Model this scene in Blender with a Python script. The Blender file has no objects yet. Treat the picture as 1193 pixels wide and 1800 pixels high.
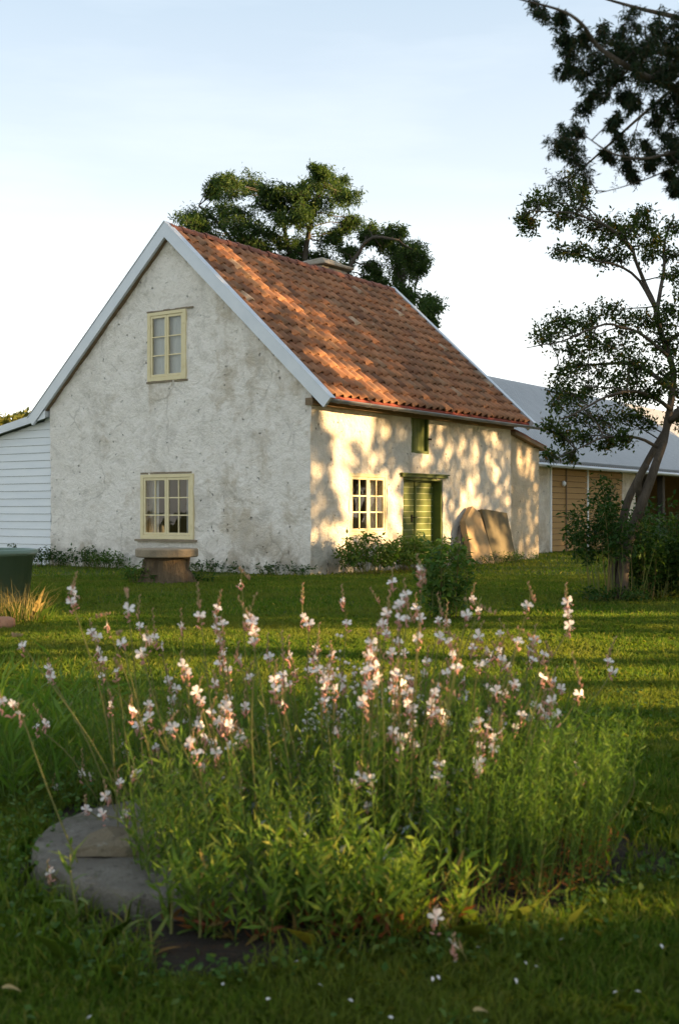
import bpy, math, random
import numpy as np
from mathutils import Vector, Matrix, noise as mnoise

sc = bpy.context.scene
col = sc.collection
rng = np.random.default_rng(7)
random.seed(7)
R = math.radians

# ------------------------------------------------------------------ camera, sky, sun, exposure
cam_d = bpy.data.cameras.new('camera')
cam = bpy.data.objects.new('camera', cam_d); col.objects.link(cam)
CAM_H = 1.2
cam.location = (0, 0, CAM_H); cam.rotation_euler = (R(90), 0, 0)
cam_d.sensor_fit = 'VERTICAL'; cam_d.sensor_height = 36; cam_d.lens = 41.88
cam_d.clip_end = 2000; cam_d.clip_start = .05
cam_d.dof.use_dof = True; cam_d.dof.focus_distance = 17; cam_d.dof.aperture_fstop = 4.6
sc.camera = cam

SUN_EL, SUN_TH = 12.0, -8.0            # elevation; direction in the ground plane, counted from +X
VEIL = 3.15
w = bpy.data.worlds.new('World'); sc.world = w; w.use_nodes = True
nt = w.node_tree; nt.nodes.clear()
def N(t, kind, **kw):
    n = t.nodes.new(kind)
    for k, v in kw.items():
        if k in n.inputs: n.inputs[k].default_value = v
        else: setattr(n, k, v)
    return n
sky = N(nt, 'ShaderNodeTexSky', sky_type='NISHITA', sun_disc=False, sun_elevation=R(SUN_EL), sun_rotation=R(90 - SUN_TH),
        air_density=1.0, dust_density=0.6, ozone_density=1.2, altitude=0)
bg = N(nt, 'ShaderNodeBackground', Strength=0.15)
out = N(nt, 'ShaderNodeOutputWorld')
tc = N(nt, 'ShaderNodeTexCoord'); sep = N(nt, 'ShaderNodeSeparateXYZ')
nt.links.new(tc.outputs['Generated'], sep.inputs[0])
# thin high veil: whiter towards the horizon, streaked
veil = N(nt, 'ShaderNodeValToRGB'); ce = veil.color_ramp
for _ in range(3): ce.elements.new(.5)
for q, (p_, c_) in zip(ce.elements, ((0, (1, .975, .92)), (.13, (.78, .775, .755)), (.26, (.475, .505, .525)), (.42, (.33, .395, .455)), (1, (.37, .425, .48)))):
    q.position = p_; q.color = (*c_, 1)
nt.links.new(sep.outputs[2], veil.inputs[0])
mp = N(nt, 'ShaderNodeMapping'); mp.inputs['Scale'].default_value = (1.6, 1.6, 9)
nt.links.new(tc.outputs['Generated'], mp.inputs[0])
nz = N(nt, 'ShaderNodeTexNoise', Scale=2.2, Detail=5.0, Roughness=.55)
nt.links.new(mp.outputs[0], nz.inputs['Vector'])
cr = N(nt, 'ShaderNodeMapRange'); cr.inputs[1].default_value = .5; cr.inputs[2].default_value = .72; cr.inputs[3].default_value = 0; cr.inputs[4].default_value = .08
nt.links.new(nz.outputs[0], cr.inputs[0])
cloud = N(nt, 'ShaderNodeMix', data_type='RGBA'); nt.links.new(cr.outputs[0], cloud.inputs[0]); nt.links.new(veil.outputs[0], cloud.inputs[6]); cloud.inputs[7].default_value = (1, .97, .94, 1)
gain = N(nt, 'ShaderNodeMix', data_type='RGBA', blend_type='MULTIPLY'); gain.inputs[0].default_value = 1; nt.links.new(cloud.outputs[2], gain.inputs[6]); gain.inputs[7].default_value = (VEIL, VEIL, VEIL, 1)
mixs = N(nt, 'ShaderNodeMix', data_type='RGBA'); mixs.inputs[0].default_value = .86
nt.links.new(sky.outputs[0], mixs.inputs[6]); nt.links.new(gain.outputs[2], mixs.inputs[7])
nt.links.new(mixs.outputs[2], bg.inputs[0]); nt.links.new(bg.outputs[0], out.inputs[0])

sun_d = bpy.data.lights.new('sun', 'SUN'); sun_d.energy = 4.6; sun_d.angle = R(.5); sun_d.color = (1, .66, .32)
sun = bpy.data.objects.new('sun', sun_d); col.objects.link(sun)
S = Vector((math.cos(R(SUN_EL)) * math.cos(R(SUN_TH)), math.cos(R(SUN_EL)) * math.sin(R(SUN_TH)), math.sin(R(SUN_EL))))
sun.rotation_euler = S.to_track_quat('Z', 'Y').to_euler(); sun.location = (20, -5, 12)
vs = sc.view_settings; vs.view_transform = 'Standard'; vs.look = 'None'; vs.gamma = 1; vs.exposure = 1.97; vs.use_curve_mapping = False

# ------------------------------------------------------------------ helpers
F, CX, CY = 2094.0, 596.5, 900.0
def P(px, py, Y): return Vector(((px - CX) / F * Y, Y, CAM_H - (py - CY) / F * Y))
def proj(p): return (CX + F * p[0] / p[1], CY - F * (p[2] - CAM_H) / p[1])

ROT = R(55.05)
U = Vector((math.cos(ROT), math.sin(ROT), 0)); G = Vector((-math.sin(ROT), math.cos(ROT), 0))
CORNER = Vector((-.55, 22.6, 0))
def house(x, y, z, o=CORNER): return o + U * x + G * y + Vector((0, 0, z))
def fro(px, py, off=0, o=CORNER):     # point of the photograph on the plane of a front wall -> (along wall, height)
    k = (px - CX) / F; q = o + G * off
    a = (k * q.y - q.x) / (U.x - k * U.y); Y = q.y + a * U.y
    return a, CAM_H - (py - CY) / F * Y
def gab(px, py, off=0, o=CORNER):
    k = (px - CX) / F; q = o + U * off
    b = (q.x - k * q.y) / (k * G.y - G.x); Y = q.y + b * G.y
    return b, CAM_H - (py - CY) / F * Y

class MB:
    def __init__(s): s.v = []; s.f = []; s.m = []
    def add(s, vs, fs, m=0):
        o = len(s.v); s.v += [tuple(v) for v in vs]; s.f += [tuple(i + o for i in f) for f in fs]; s.m += [m] * len(fs); return s
    def box(s, a, b, m=0, mat=None, j=0):
        x0, y0, z0 = a; x1, y1, z1 = b
        vs = [Vector(p) for p in ((x0,y0,z0),(x1,y0,z0),(x1,y1,z0),(x0,y1,z0),(x0,y0,z1),(x1,y0,z1),(x1,y1,z1),(x0,y1,z1))]
        if j: vs = [v + Vector((random.uniform(-j,j), random.uniform(-j,j), random.uniform(-j,j))) for v in vs]
        if mat: vs = [mat @ v for v in vs]
        return s.add(vs, [(0,3,2,1),(4,5,6,7),(0,1,5,4),(1,2,6,5),(2,3,7,6),(3,0,4,7)], m)
    def prism(s, poly, y0, y1, m=0, mat=None):      # polygon in x,z pushed along y
        n = len(poly)
        vs = [Vector((x, y0, z)) for x, z in poly] + [Vector((x, y1, z)) for x, z in poly]
        if mat: vs = [mat @ v for v in vs]
        fs = [tuple(range(n)), tuple(range(2*n-1, n-1, -1))] + [(i, i+n, (i+1) % n + n, (i+1) % n) for i in range(n)]
        return s.add(vs, fs, m)
    def tube(s, pts, rad, n=6, m=0, cap=True):
        pts = [Vector(p) for p in pts]; k = len(pts)
        if not hasattr(rad, '__len__'): rad = [rad] * k
        vs = []; fs = []; t0 = None; a = None
        for i, p in enumerate(pts):
            t = (pts[min(i+1, k-1)] - pts[max(i-1, 0)])
            if t.length < 1e-9: t = Vector((0, 0, 1))
            t.normalize()
            if a is None: a = t.orthogonal().normalized()
            else:
                a = a - t * a.dot(t); a = a.normalized() if a.length > 1e-6 else t.orthogonal().normalized()
            b = t.cross(a)
            for j in range(n):
                ang = 2 * math.pi * j / n
                vs.append(p + (a * math.cos(ang) + b * math.sin(ang)) * rad[i])
        for i in range(k-1):
            for j in range(n):
                fs.append((i*n+j, i*n+(j+1) % n, (i+1)*n+(j+1) % n, (i+1)*n+j))
        if cap: fs += [tuple(range(n))[::-1], tuple((k-1)*n+j for j in range(n))]
        return s.add(vs, fs, m)
    def lathe(s, prof, n=24, m=0, jit=0, c=(0,0)):
        vs = []; fs = []; k = len(prof)
        for j in range(n):
            a = 2*math.pi*j/n
            for r, z in prof:
                q = 1 + jit * (mnoise.noise(Vector((math.cos(a)*2.2, math.sin(a)*2.2, z*6+3))))
                vs.append((c[0]+r*q*math.cos(a), c[1]+r*q*math.sin(a), z))
        for j in range(n):
            for i in range(k-1):
                fs.append((j*k+i, ((j+1) % n)*k+i, ((j+1) % n)*k+i+1, j*k+i+1))
        return s.add(vs, fs, m)
    def mesh(s, name, mats, smooth=False):
        me = bpy.data.meshes.new(name); me.from_pydata(s.v, [], s.f)
        for mt in (mats if isinstance(mats, (list, tuple)) else [mats]): me.materials.append(mt)
        if any(s.m): me.polygons.foreach_set('material_index', s.m)
        if smooth: me.polygons.foreach_set('use_smooth', [True] * len(s.f))
        me.update(); return me
    def build(s, name, mats, parent=None, smooth=False, bevel=0):
        o = link(name, s.mesh(name, mats, smooth), parent)
        if bevel:
            b = o.modifiers.new('bevel', 'BEVEL'); b.width = bevel; b.segments = 2; b.limit_method = 'ANGLE'
        return o
def link(name, data, parent=None):
    o = bpy.data.objects.new(name, data); col.objects.link(o)
    if parent: o.parent = parent
    return o
def np_mesh(name, V, Q, mats, mi=None):
    V = np.asarray(V, np.float32).reshape(-1, 3); Q = np.asarray(Q, np.int32); k = Q.shape[1]
    me = bpy.data.meshes.new(name); me.vertices.add(len(V)); me.vertices.foreach_set('co', V.ravel())
    me.loops.add(Q.size); me.loops.foreach_set('vertex_index', Q.ravel())
    me.polygons.add(len(Q)); me.polygons.foreach_set('loop_start', np.arange(0, Q.size, k, dtype=np.int32))
    for mt in (mats if isinstance(mats, (list, tuple)) else [mats]): me.materials.append(mt)
    if mi is not None: me.polygons.foreach_set('material_index', np.asarray(mi, np.int32))
    me.update(calc_edges=True); return me
def tag(o, label=None, cat=None, group=None, kind=None):
    if label: o['label'] = label
    if cat: o['category'] = cat
    if group: o['group'] = group
    if kind: o['kind'] = kind
    return o
def thing(name, label, cat, loc=(0, 0, 0), rz=0, group=None):
    o = bpy.data.objects.new(name, None); col.objects.link(o); o.empty_display_size = .2
    o.location = loc; o.rotation_euler = (0, 0, rz)
    return tag(o, label, cat, group)

# ------------------------------------------------------------------ materials
def mat(name, color=(.5, .5, .5), rough=.7, spec=.3, metal=0):
    m = bpy.data.materials.new(name); m.use_nodes = True
    b = m.node_tree.nodes['Principled BSDF']
    b.inputs['Base Color'].default_value = (*color, 1); b.inputs['Roughness'].default_value = rough
    b.inputs['Specular IOR Level'].default_value = spec; b.inputs['Metallic'].default_value = metal
    return m
def ramp(t, stops, src=None, interp='LINEAR'):
    r = t.nodes.new('ShaderNodeValToRGB'); e = r.color_ramp; e.interpolation = interp
    while len(e.elements) < len(stops): e.elements.new(.5)
    for q, (p, c) in zip(e.elements, stops):
        q.position = p; q.color = (*c, 1) if len(c) == 3 else c
    if src: t.links.new(src, r.inputs[0])
    return r
def coord(t, which='Object', scale=(1, 1, 1)):
    c = t.nodes.new('ShaderNodeTexCoord'); m = t.nodes.new('ShaderNodeMapping'); m.inputs['Scale'].default_value = scale
    t.links.new(c.outputs[which], m.inputs[0]); return m.outputs[0]
def noise(t, vec, scale, detail=5, rough=.55, dist=0):
    n = t.nodes.new('ShaderNodeTexNoise'); n.inputs['Scale'].default_value = scale; n.inputs['Detail'].default_value = detail
    n.inputs['Roughness'].default_value = rough; n.inputs['Distortion'].default_value = dist
    if vec: t.links.new(vec, n.inputs['Vector'])
    return n.outputs[0]
def mixc(t, fac, a, b, mode='MIX'):
    m = t.nodes.new('ShaderNodeMix'); m.data_type = 'RGBA'; m.blend_type = mode
    for i, v in ((0, fac), (6, a), (7, b)):
        if isinstance(v, (int, float)): m.inputs[i].default_value = v
        elif isinstance(v, tuple): m.inputs[i].default_value = (*v, 1)
        else: t.links.new(v, m.inputs[i])
    return m.outputs[2]
def math_(t, op, a, b):
    m = t.nodes.new('ShaderNodeMath'); m.operation = op; m.use_clamp = False
    for i, v in enumerate((a, b)):
        if isinstance(v, (int, float)): m.inputs[i].default_value = v
        else: t.links.new(v, m.inputs[i])
    return m.outputs[0]
def rng_(t, v, a, b, c=0, d=1):
    m = t.nodes.new('ShaderNodeMapRange'); m.interpolation_type = 'SMOOTHSTEP'
    t.links.new(v, m.inputs[0])
    for i, x in enumerate((a, b, c, d)): m.inputs[i+1].default_value = x
    return m.outputs[0]
def bump(t, h, strength=.4, dist=.02):
    b = t.nodes.new('ShaderNodeBump'); b.inputs['Strength'].default_value = strength; b.inputs['Distance'].default_value = dist
    t.links.new(h, b.inputs['Height']); return b.outputs[0]
def setp(m, **kw):
    b = m.node_tree.nodes['Principled BSDF']
    for k, v in kw.items():
        k = {'color': 'Base Color', 'rough': 'Roughness', 'normal': 'Normal'}[k]
        if isinstance(v, (int, float)): b.inputs[k].default_value = v
        else: m.node_tree.links.new(v, b.inputs[k])

def weathered(name, a, b, scale=3, rough=.75, bumps=.3, bscale=30, stretch=(1, 1, 1), spec=.25, metal=0, dist=.01, third=None):
    m = mat(name, a, rough, spec, metal); t = m.node_tree
    v = coord(t, 'Object', stretch)
    n = noise(t, v, scale, 6, .62)
    c = ramp(t, [(.3, a), (.7, b)], n).outputs[0]
    n2 = noise(t, v, bscale, 4, .6)
    c = mixc(t, rng_(t, n2, .55, .75, 0, .35), c, third or tuple(x * .55 for x in a))
    setp(m, color=c, normal=bump(t, n2, bumps, dist)); return m

def plaster(name, white, mortar, grey, bias, streak=None):
    m = mat(name, white, .92, .15); t = m.node_tree
    v = coord(t, 'Object'); geo = t.nodes.new('ShaderNodeSeparateXYZ'); t.links.new(v, geo.inputs[0])
    big = noise(t, v, .8, 5, .6); mid = noise(t, v, 2.6, 7, .68, .6); fine = noise(t, v, 14, 6, .7)
    vst = coord(t, 'Object', (1.4, 1.4, .28)); run = noise(t, vst, 2.2, 5, .6)
    vh = coord(t, 'Object', (.5, .5, 2.4)); lay = noise(t, vh, 2.4, 5, .65)
    f = math_(t, 'ADD', math_(t, 'MULTIPLY', big, 1.15), math_(t, 'MULTIPLY', mid, .8))
    f = math_(t, 'ADD', f, math_(t, 'MULTIPLY', fine, .35))
    f = math_(t, 'ADD', f, math_(t, 'MULTIPLY', run, .45)); f = math_(t, 'ADD', f, math_(t, 'MULTIPLY', lay, .35))
    if streak: f = math_(t, 'ADD', f, streak(t, geo))
    f = math_(t, 'ADD', f, bias-.22)
    c = mixc(t, rng_(t, f, 1.24, 1.58, 0, .85), white, mortar)
    c = mixc(t, rng_(t, noise(t, v, 6.5, 7, .76), .50, .70, 0, .6), c, grey)
    c = mixc(t, rng_(t, noise(t, v, 1.1, 6, .7, .8), .50, .66, 0, .55), c, grey)
    # low damp soiling near the ground and small pits
    low = rng_(t, geo.outputs[2], .05, 1.0, .8, 0)
    c = mixc(t, math_(t, 'MULTIPLY', low, rng_(t, mid, .3, .7)), c, tuple(x * .6 for x in mortar))
    ed = t.nodes.new('ShaderNodeTexVoronoi'); ed.feature = 'DISTANCE_TO_EDGE'; ed.inputs['Scale'].default_value = .75
    dq = t.nodes.new('ShaderNodeMix'); dq.data_type = 'VECTOR'; dq.inputs[0].default_value = .22
    nq = t.nodes.new('ShaderNodeTexNoise'); nq.inputs['Scale'].default_value = 2.4; nq.inputs['Detail'].default_value = 6; t.links.new(v, nq.inputs['Vector'])
    t.links.new(v, dq.inputs[4]); t.links.new(nq.outputs[1], dq.inputs[5]); t.links.new(dq.outputs[1], ed.inputs['Vector'])
    crk = math_(t, 'MULTIPLY', rng_(t, ed.outputs[0], .004, .014, 1, 0), rng_(t, noise(t, v, 1.3, 3, .6), .50, .62))
    c = mixc(t, math_(t, 'MULTIPLY', crk, .3), c, (.25, .21, .16))
    vor = t.nodes.new('ShaderNodeTexVoronoi'); vor.inputs['Scale'].default_value = 7.5; vor.inputs['Randomness'].default_value = 1
    dv = t.nodes.new('ShaderNodeMix'); dv.data_type = 'VECTOR'; dv.inputs[0].default_value = .12
    nv = t.nodes.new('ShaderNodeTexNoise'); nv.inputs['Scale'].default_value = 9; t.links.new(v, nv.inputs['Vector'])
    t.links.new(v, dv.inputs[4]); t.links.new(nv.outputs[1], dv.inputs[5]); t.links.new(dv.outputs[1], vor.inputs['Vector'])
    pit = math_(t, 'MULTIPLY', rng_(t, vor.outputs[0], .11, .21, 1, 0), rng_(t, noise(t, v, 3.1, 3, .6), .51, .62))
    c = mixc(t, math_(t, 'MULTIPLY', pit, .62), c, (.13, .11, .085))
    h = math_(t, 'ADD', math_(t, 'MULTIPLY', mid, .9), math_(t, 'MULTIPLY', fine, .45))
    h = math_(t, 'ADD', h, math_(t, 'MULTIPLY', noise(t, v, 48, 3, .6), .16))
    h = math_(t, 'SUBTRACT', h, math_(t, 'MULTIPLY', pit, .5))
    setp(m, color=c, normal=bump(t, h, 1.0, .085)); return m

def leaf_mat(name, stops, trans=.4, rough=.6, tint=(1, 1, 1), spec=.1, coords='island', big=None):
    m = bpy.data.materials.new(name); m.use_nodes = True; t = m.node_tree; t.nodes.clear()
    o = t.nodes.new('ShaderNodeOutputMaterial')
    if coords == 'island': g = t.nodes.new('ShaderNodeNewGeometry').outputs['Random Per Island']
    else: g = t.nodes.new('ShaderNodeObjectInfo').outputs['Random']
    c = ramp(t, stops, g).outputs[0]
    if big:
        pos = t.nodes.new('ShaderNodeNewGeometry').outputs['Position']
        c = mixc(t, rng_(t, noise(t, pos, big[0], 5, .65), .40, .66, 0, .8), c, big[1])
    p = t.nodes.new('ShaderNodeBsdfPrincipled'); p.inputs['Roughness'].default_value = rough; p.inputs['Specular IOR Level'].default_value = spec
    t.links.new(c, p.inputs['Base Color'])
    tr = t.nodes.new('ShaderNodeBsdfTranslucent'); t.links.new(mixc(t, 1.0, c, (1.25*tint[0], 1.25*tint[1], .55*tint[2]), 'MULTIPLY'), tr.inputs[0])
    ms = t.nodes.new('ShaderNodeMixShader'); ms.inputs[0].default_value = trans
    t.links.new(p.outputs[0], ms.inputs[1]); t.links.new(tr.outputs[0], ms.inputs[2]); t.links.new(ms.outputs[0], o.inputs[0])
    return m

def gable_streak(t, geo):   # greyer, bare plaster to the right of a limewashed strip, tide of bare mortar under the roof
    a = rng_(t, geo.outputs[1], 3.2, 1.6, -.07, .09)
    b = math_(t, 'MULTIPLY', rng_(t, geo.outputs[1], 2.55, 2.75), rng_(t, geo.outputs[1], 3.15, 2.95))
    zz = math_(t, 'MULTIPLY', rng_(t, geo.outputs[2], 2.7, 3.9), rng_(t, geo.outputs[2], 3.98, 3.9)); yy = math_(t, 'MULTIPLY', rng_(t, geo.outputs[1], 3.1, 3.25), rng_(t, geo.outputs[1], 4.3, 4.15))
    a = math_(t, 'ADD', a, math_(t, 'MULTIPLY', math_(t, 'MULTIPLY', zz, yy), .22))
    return math_(t, 'SUBTRACT', a, math_(t, 'MULTIPLY', b, .3))
M = {}
M['gable'] = plaster('gable_limewash', (.92, .85, .76), (.60, .51, .39), (.61, .555, .48), -.07, gable_streak)  # limewash whitened to make up for weak light on this shaded side
M['front'] = plaster('front_limewash', (.76, .70, .60), (.54, .46, .35), (.58, .53, .46), -.06)  # same limewash darkened in colour so the sunlit front doesn't burn out
M['annex'] = plaster('annex_render', (.64, .54, .40), (.54, .44, .31), (.58, .49, .37), .1)
M['yellow'] = weathered('pale_yellow_paint', (.73, .61, .355), (.78, .67, .42), 6, .6, .12, 60)
M['green'] = weathered('green_door_paint', (.08, .11, .021), (.115, .14, .028), 3, .5, .15, 30, (1, 1, 4))
M['groove'] = mat('pale_groove', (.42, .45, .26), .8)
M['steel'] = weathered('grey_sheet_metal', (.50, .53, .56), (.58, .60, .62), 2, .42, .05, 40, metal=.35, third=(.42, .45, .48))
M['redmetal'] = weathered('red_eave_board', (.30, .07, .05), (.36, .10, .07), 4, .6, .2)
M['oldwood'] = weathered('old_brown_wood', (.16, .11, .065), (.24, .17, .10), 3, .8, .4, 30, (1, 5, 5))
M['whitewood'] = weathered('white_painted_boards', (.72, .74, .76), (.80, .81, .81), 2, .55, .1, 25, (.4, .4, 3), third=(.6, .61, .62))
M['ochre'] = weathered('ochre_boards', (.34, .205, .08), (.41, .255, .105), 2.5, .75, .25, 30, (.6, .6, 5))
M['dark'] = mat('dark_interior', (.02, .018, .015), .9)
M['room'] = mat('room_plaster', (.28, .24, .2), .9)
M['cloth'] = weathered('white_curtain', (.78, .77, .76), (.84, .83, .82), 3, .9, .1, 20, (4, 4, .5))
M['sheet'] = weathered('barn_sheet_metal', (.46, .465, .47), (.55, .55, .55), .5, .5, .02, 6, metal=.15, third=(.40, .40, .40))
M['stone'] = weathered('grey_stone', (.085, .082, .078), (.20, .188, .168), 6, .85, .6, 45, third=(.06, .06, .055), dist=.02)
M['brownstone'] = weathered('brown_stone', (.21, .165, .11), (.31, .25, .17), 4, .85, .6, 40, third=(.16, .13, .09), dist=.015)
M['slab'] = weathered('sandstone_slab', (.27, .19, .10), (.38, .275, .15), 3, .85, .5, 45, third=(.26, .20, .12), dist=.01)
M['slabdark'] = weathered('lichen_slab', (.095, .078, .045), (.155, .125, .07), 3, .85, .5, 45, third=(.13, .12, .07), dist=.01)
M['chimney'] = weathered('chimney_stone', (.27, .235, .185), (.38, .34, .28), 4, .9, .7, 25, third=(.27, .24, .19), dist=.02)
def millstone_mat(name, a, b, c3):
    m = mat(name, a, .95, .1); t = m.node_tree; v = coord(t, 'Object')
    c = ramp(t, [(.3, a), (.52, b), (.75, c3)], noise(t, v, 7, 8, .7)).outputs[0]
    c = mixc(t, rng_(t, noise(t, v, 28, 5, .7), .5, .68, 0, .65), c, tuple(x*.45 for x in a))
    c = mixc(t, rng_(t, noise(t, v, 16, 6, .75), .60, .68, 0, .6), c, (.30, .29, .24))
    c = mixc(t, rng_(t, noise(t, v, 3.2, 5, .7), .54, .66, 0, .5), c, (.07, .075, .035))
    h = math_(t, 'ADD', noise(t, v, 24, 6, .7), math_(t, 'MULTIPLY', noise(t, v, 90, 3, .7), .5))
    setp(m, color=c, normal=bump(t, h, 1.0, .02)); return m
M['mill'] = millstone_mat('millstone_grit', (.115, .102, .082), (.18, .16, .13), (.26, .235, .195)); M['mill2'] = millstone_mat('brown_rock', (.15, .12, .08), (.22, .18, .12), (.30, .25, .18))
M['tub'] = weathered('green_plastic', (.11, .165, .115), (.13, .19, .135), 3, .38, .03, 30, spec=.45)
M['redstone'] = weathered('reddish_brick', (.33, .15, .08), (.42, .22, .13), 6, .9, .6, 40)
M['bark'] = weathered('bark', (.06, .047, .035), (.13, .105, .08), 6, .9, .9, 30, (1, 1, .35), third=(.03, .026, .02), dist=.03)
M['twig'] = weathered('twig_bark', (.05, .042, .032), (.09, .075, .055), 9, .85, .3)
M['palebark'] = weathered('pale_bark', (.055, .047, .037), (.09, .077, .06), 5, .9, .5)
M['soil'] = weathered('dark_soil', (.022, .016, .011), (.045, .034, .024), 9, .95, 1.0, 60, dist=.03)
M['stem'] = leaf_mat('flower_stem', [(0, (.10, .15, .035)), (.5, (.16, .17, .05)), (1, (.22, .15, .07))], .15, .5)
M['wand'] = leaf_mat('green_stem', [(0, (.09, .16, .03)), (1, (.13, .19, .045))], .2, .6)
M['bud'] = leaf_mat('flower_bud', [(0, (.46, .22, .16)), (.5, (.52, .33, .22)), (1, (.34, .30, .12))], .3, .5, (1, .9, 1.4))
M['petal'] = leaf_mat('white_petal', [(0, (.86, .80, .76)), (.6, (.88, .83, .80)), (1, (.86, .68, .64))], .35, .5, (.8, .8, 1.75))
M['calyx'] = leaf_mat('pink_calyx', [(0, (.60, .26, .22)), (1, (.68, .40, .33))], .3, .5, (.8, .8, 1.6))
M['plant'] = leaf_mat('bed_leaf', [(0, (.085, .155, .022)), (.5, (.125, .21, .03)), (.85, (.18, .24, .04)), (1, (.23, .23, .055))], .4, .5)
M['plantobj'] = leaf_mat('broad_bed_leaf', [(0, (.08, .14, .024)), (.5, (.13, .195, .036)), (.9, (.18, .215, .05)), (1, (.25, .10, .04))], .4, .45, coords='object')
M['fine'] = leaf_mat('fine_bed_leaf', [(0, (.08, .16, .022)), (.6, (.115, .21, .03)), (1, (.165, .235, .04))], .4, .5)
M['redleaf'] = leaf_mat('red_base_leaf', [(0, (.20, .06, .03)), (.5, (.26, .11, .04)), (1, (.16, .12, .04))], .35, .6)
M['silver'] = leaf_mat('silver_leaf', [(0, (.22, .26, .27)), (1, (.32, .36, .37))], .2, .6)
M['weed'] = leaf_mat('weed_leaf', [(0, (.045, .10, .02)), (.6, (.07, .14, .028)), (1, (.13, .19, .05))], .4, .5)
M['darkleaf'] = leaf_mat('dark_leaf', [(0, (.022, .058, .013)), (.6, (.036, .085, .018)), (1, (.06, .10, .028))], .38, .45)
M['locust'] = leaf_mat('locust_leaf', [(0, (.03, .065, .02)), (.6, (.055, .10, .028)), (1, (.10, .14, .04))], .38, .5)
M['apple'] = leaf_mat('apple_leaf', [(0, (.03, .055, .015)), (.55, (.045, .078, .02)), (.9, (.075, .10, .024)), (.97, (.18, .13, .03)), (1, (.2, .1, .03))], .4, .45)
M['spruce'] = leaf_mat('conifer_leaf', [(0, (.016, .034, .018)), (.7, (.03, .055, .024)), (1, (.085, .06, .025))], .25, .5)
M['shade'] = leaf_mat('maple_leaf', [(0, (.035, .07, .016)), (1, (.06, .10, .025))], .3, .5)
M['farleaf'] = leaf_mat('far_leaf', [(0, (.10, .12, .03)), (1, (.17, .16, .045))], .4, .6)
M['dry'] = leaf_mat('dry_grass', [(0, (.30, .22, .08)), (1, (.42, .32, .13))], .4, .7)
M['grass'] = leaf_mat('grass_blade', [(0, (.06, .12, .015)), (.5, (.095, .17, .02)), (.86, (.14, .185, .028)), (1, (.26, .23, .07))], .48, .6, big=(.55, (.165, .185, .036)))
M['yellowleaf'] = mat('fallen_leaf', (.30, .22, .09), .8)

def glass():
    m = bpy.data.materials.new('window_glass'); m.use_nodes = True; t = m.node_tree; t.nodes.clear()
    o = t.nodes.new('ShaderNodeOutputMaterial'); tr = t.nodes.new('ShaderNodeBsdfTransparent'); gl = t.nodes.new('ShaderNodeBsdfGlossy')
    gl.inputs['Roughness'].default_value = .02; tr.inputs[0].default_value = (.86, .89, .87, 1)
    fr = t.nodes.new('ShaderNodeFresnel'); fr.inputs[0].default_value = 1.6; ms = t.nodes.new('ShaderNodeMixShader')
    nb = bump(t, noise(t, coord(t, 'Object'), 3.5, 2, .5), .08, .02); t.links.new(nb, gl.inputs['Normal'])
    t.links.new(fr.outputs[0], ms.inputs[0]); t.links.new(tr.outputs[0], ms.inputs[1]); t.links.new(gl.outputs[0], ms.inputs[2])
    t.links.new(ms.outputs[0], o.inputs[0]); return m
M['glass'] = glass()

def tile_mat(name, which):
    m = mat(name, (.4, .15, .07), .82, .2); t = m.node_tree
    g = t.nodes.new('ShaderNodeObjectInfo').outputs['Random'] if which == 'object' else t.nodes.new('ShaderNodeNewGeometry').outputs['Random Per Island']
    c = ramp(t, [(0, (.15, .075, .045)), (.16, (.29, .125, .062)), (.45, (.33, .15, .073)), (.7, (.37, .175, .088)), (.88, (.35, .165, .085)), (.94, (.22, .12, .07)), (.985, (.37, .21, .12)), (1, (.46, .36, .26))], g, 'CONSTANT' if 0 else 'LINEAR').outputs[0]
    pos = t.nodes.new('ShaderNodeNewGeometry').outputs['Position']
    dark = rng_(t, noise(t, pos, .75, 5, .65), .42, .66, 0, .6)
    c = mixc(t, dark, c, (.125, .07, .043))
    mp_ = t.nodes.new('ShaderNodeMapping'); mp_.inputs['Scale'].default_value = (1.6, 1.6, .35); t.links.new(pos, mp_.inputs[0])
    c = mixc(t, rng_(t, noise(t, mp_.outputs[0], 1.3, 5, .65), .48, .66, 0, .5), c, (.16, .10, .055))
    c = mixc(t, rng_(t, noise(t, pos, 16, 5, .7), .5, .72, 0, .55), c, (.15, .09, .055))
    c = mixc(t, rng_(t, noise(t, pos, 7, 4, .6), .66, .74, 0, .45), c, (.42, .36, .27))
    setp(m, color=c, normal=bump(t, noise(t, pos, 40, 4, .6), .3, .008)); return m
M['tile'] = tile_mat('clay_tile', 'object'); M['tiles'] = tile_mat('clay_tile_field', 'island')
M['gutter'] = weathered('dark_gutter_metal', (.22, .22, .22), (.30, .29, .28), 3, .4, .05, 40, metal=.3)
M['stump'] = weathered('stump_wood', (.09, .062, .036), (.20, .145, .085), 3.5, .95, 1.0, 12, (3, 3, .4), third=(.03, .026, .015), dist=.06)
M['ridge'] = weathered('ridge_tile', (.13, .05, .035), (.22, .085, .05), 3, .8, .3)

def lawn_mat():
    m = mat('lawn', (.05, .09, .02), .95, .1); t = m.node_tree; v = coord(t, 'Object')
    c = ramp(t, [(.3, (.045, .075, .011)), (.5, (.075, .105, .016)), (.7, (.12, .125, .028))], noise(t, v, .6, 6, .6)).outputs[0]
    c = mixc(t, rng_(t, noise(t, v, 22, 4, .7), .45, .7, 0, .7), c, (.022, .038, .009))
    setp(m, color=c, normal=bump(t, noise(t, v, 60, 3, .7), .8, .03)); return m
M['lawn'] = lawn_mat()

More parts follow.
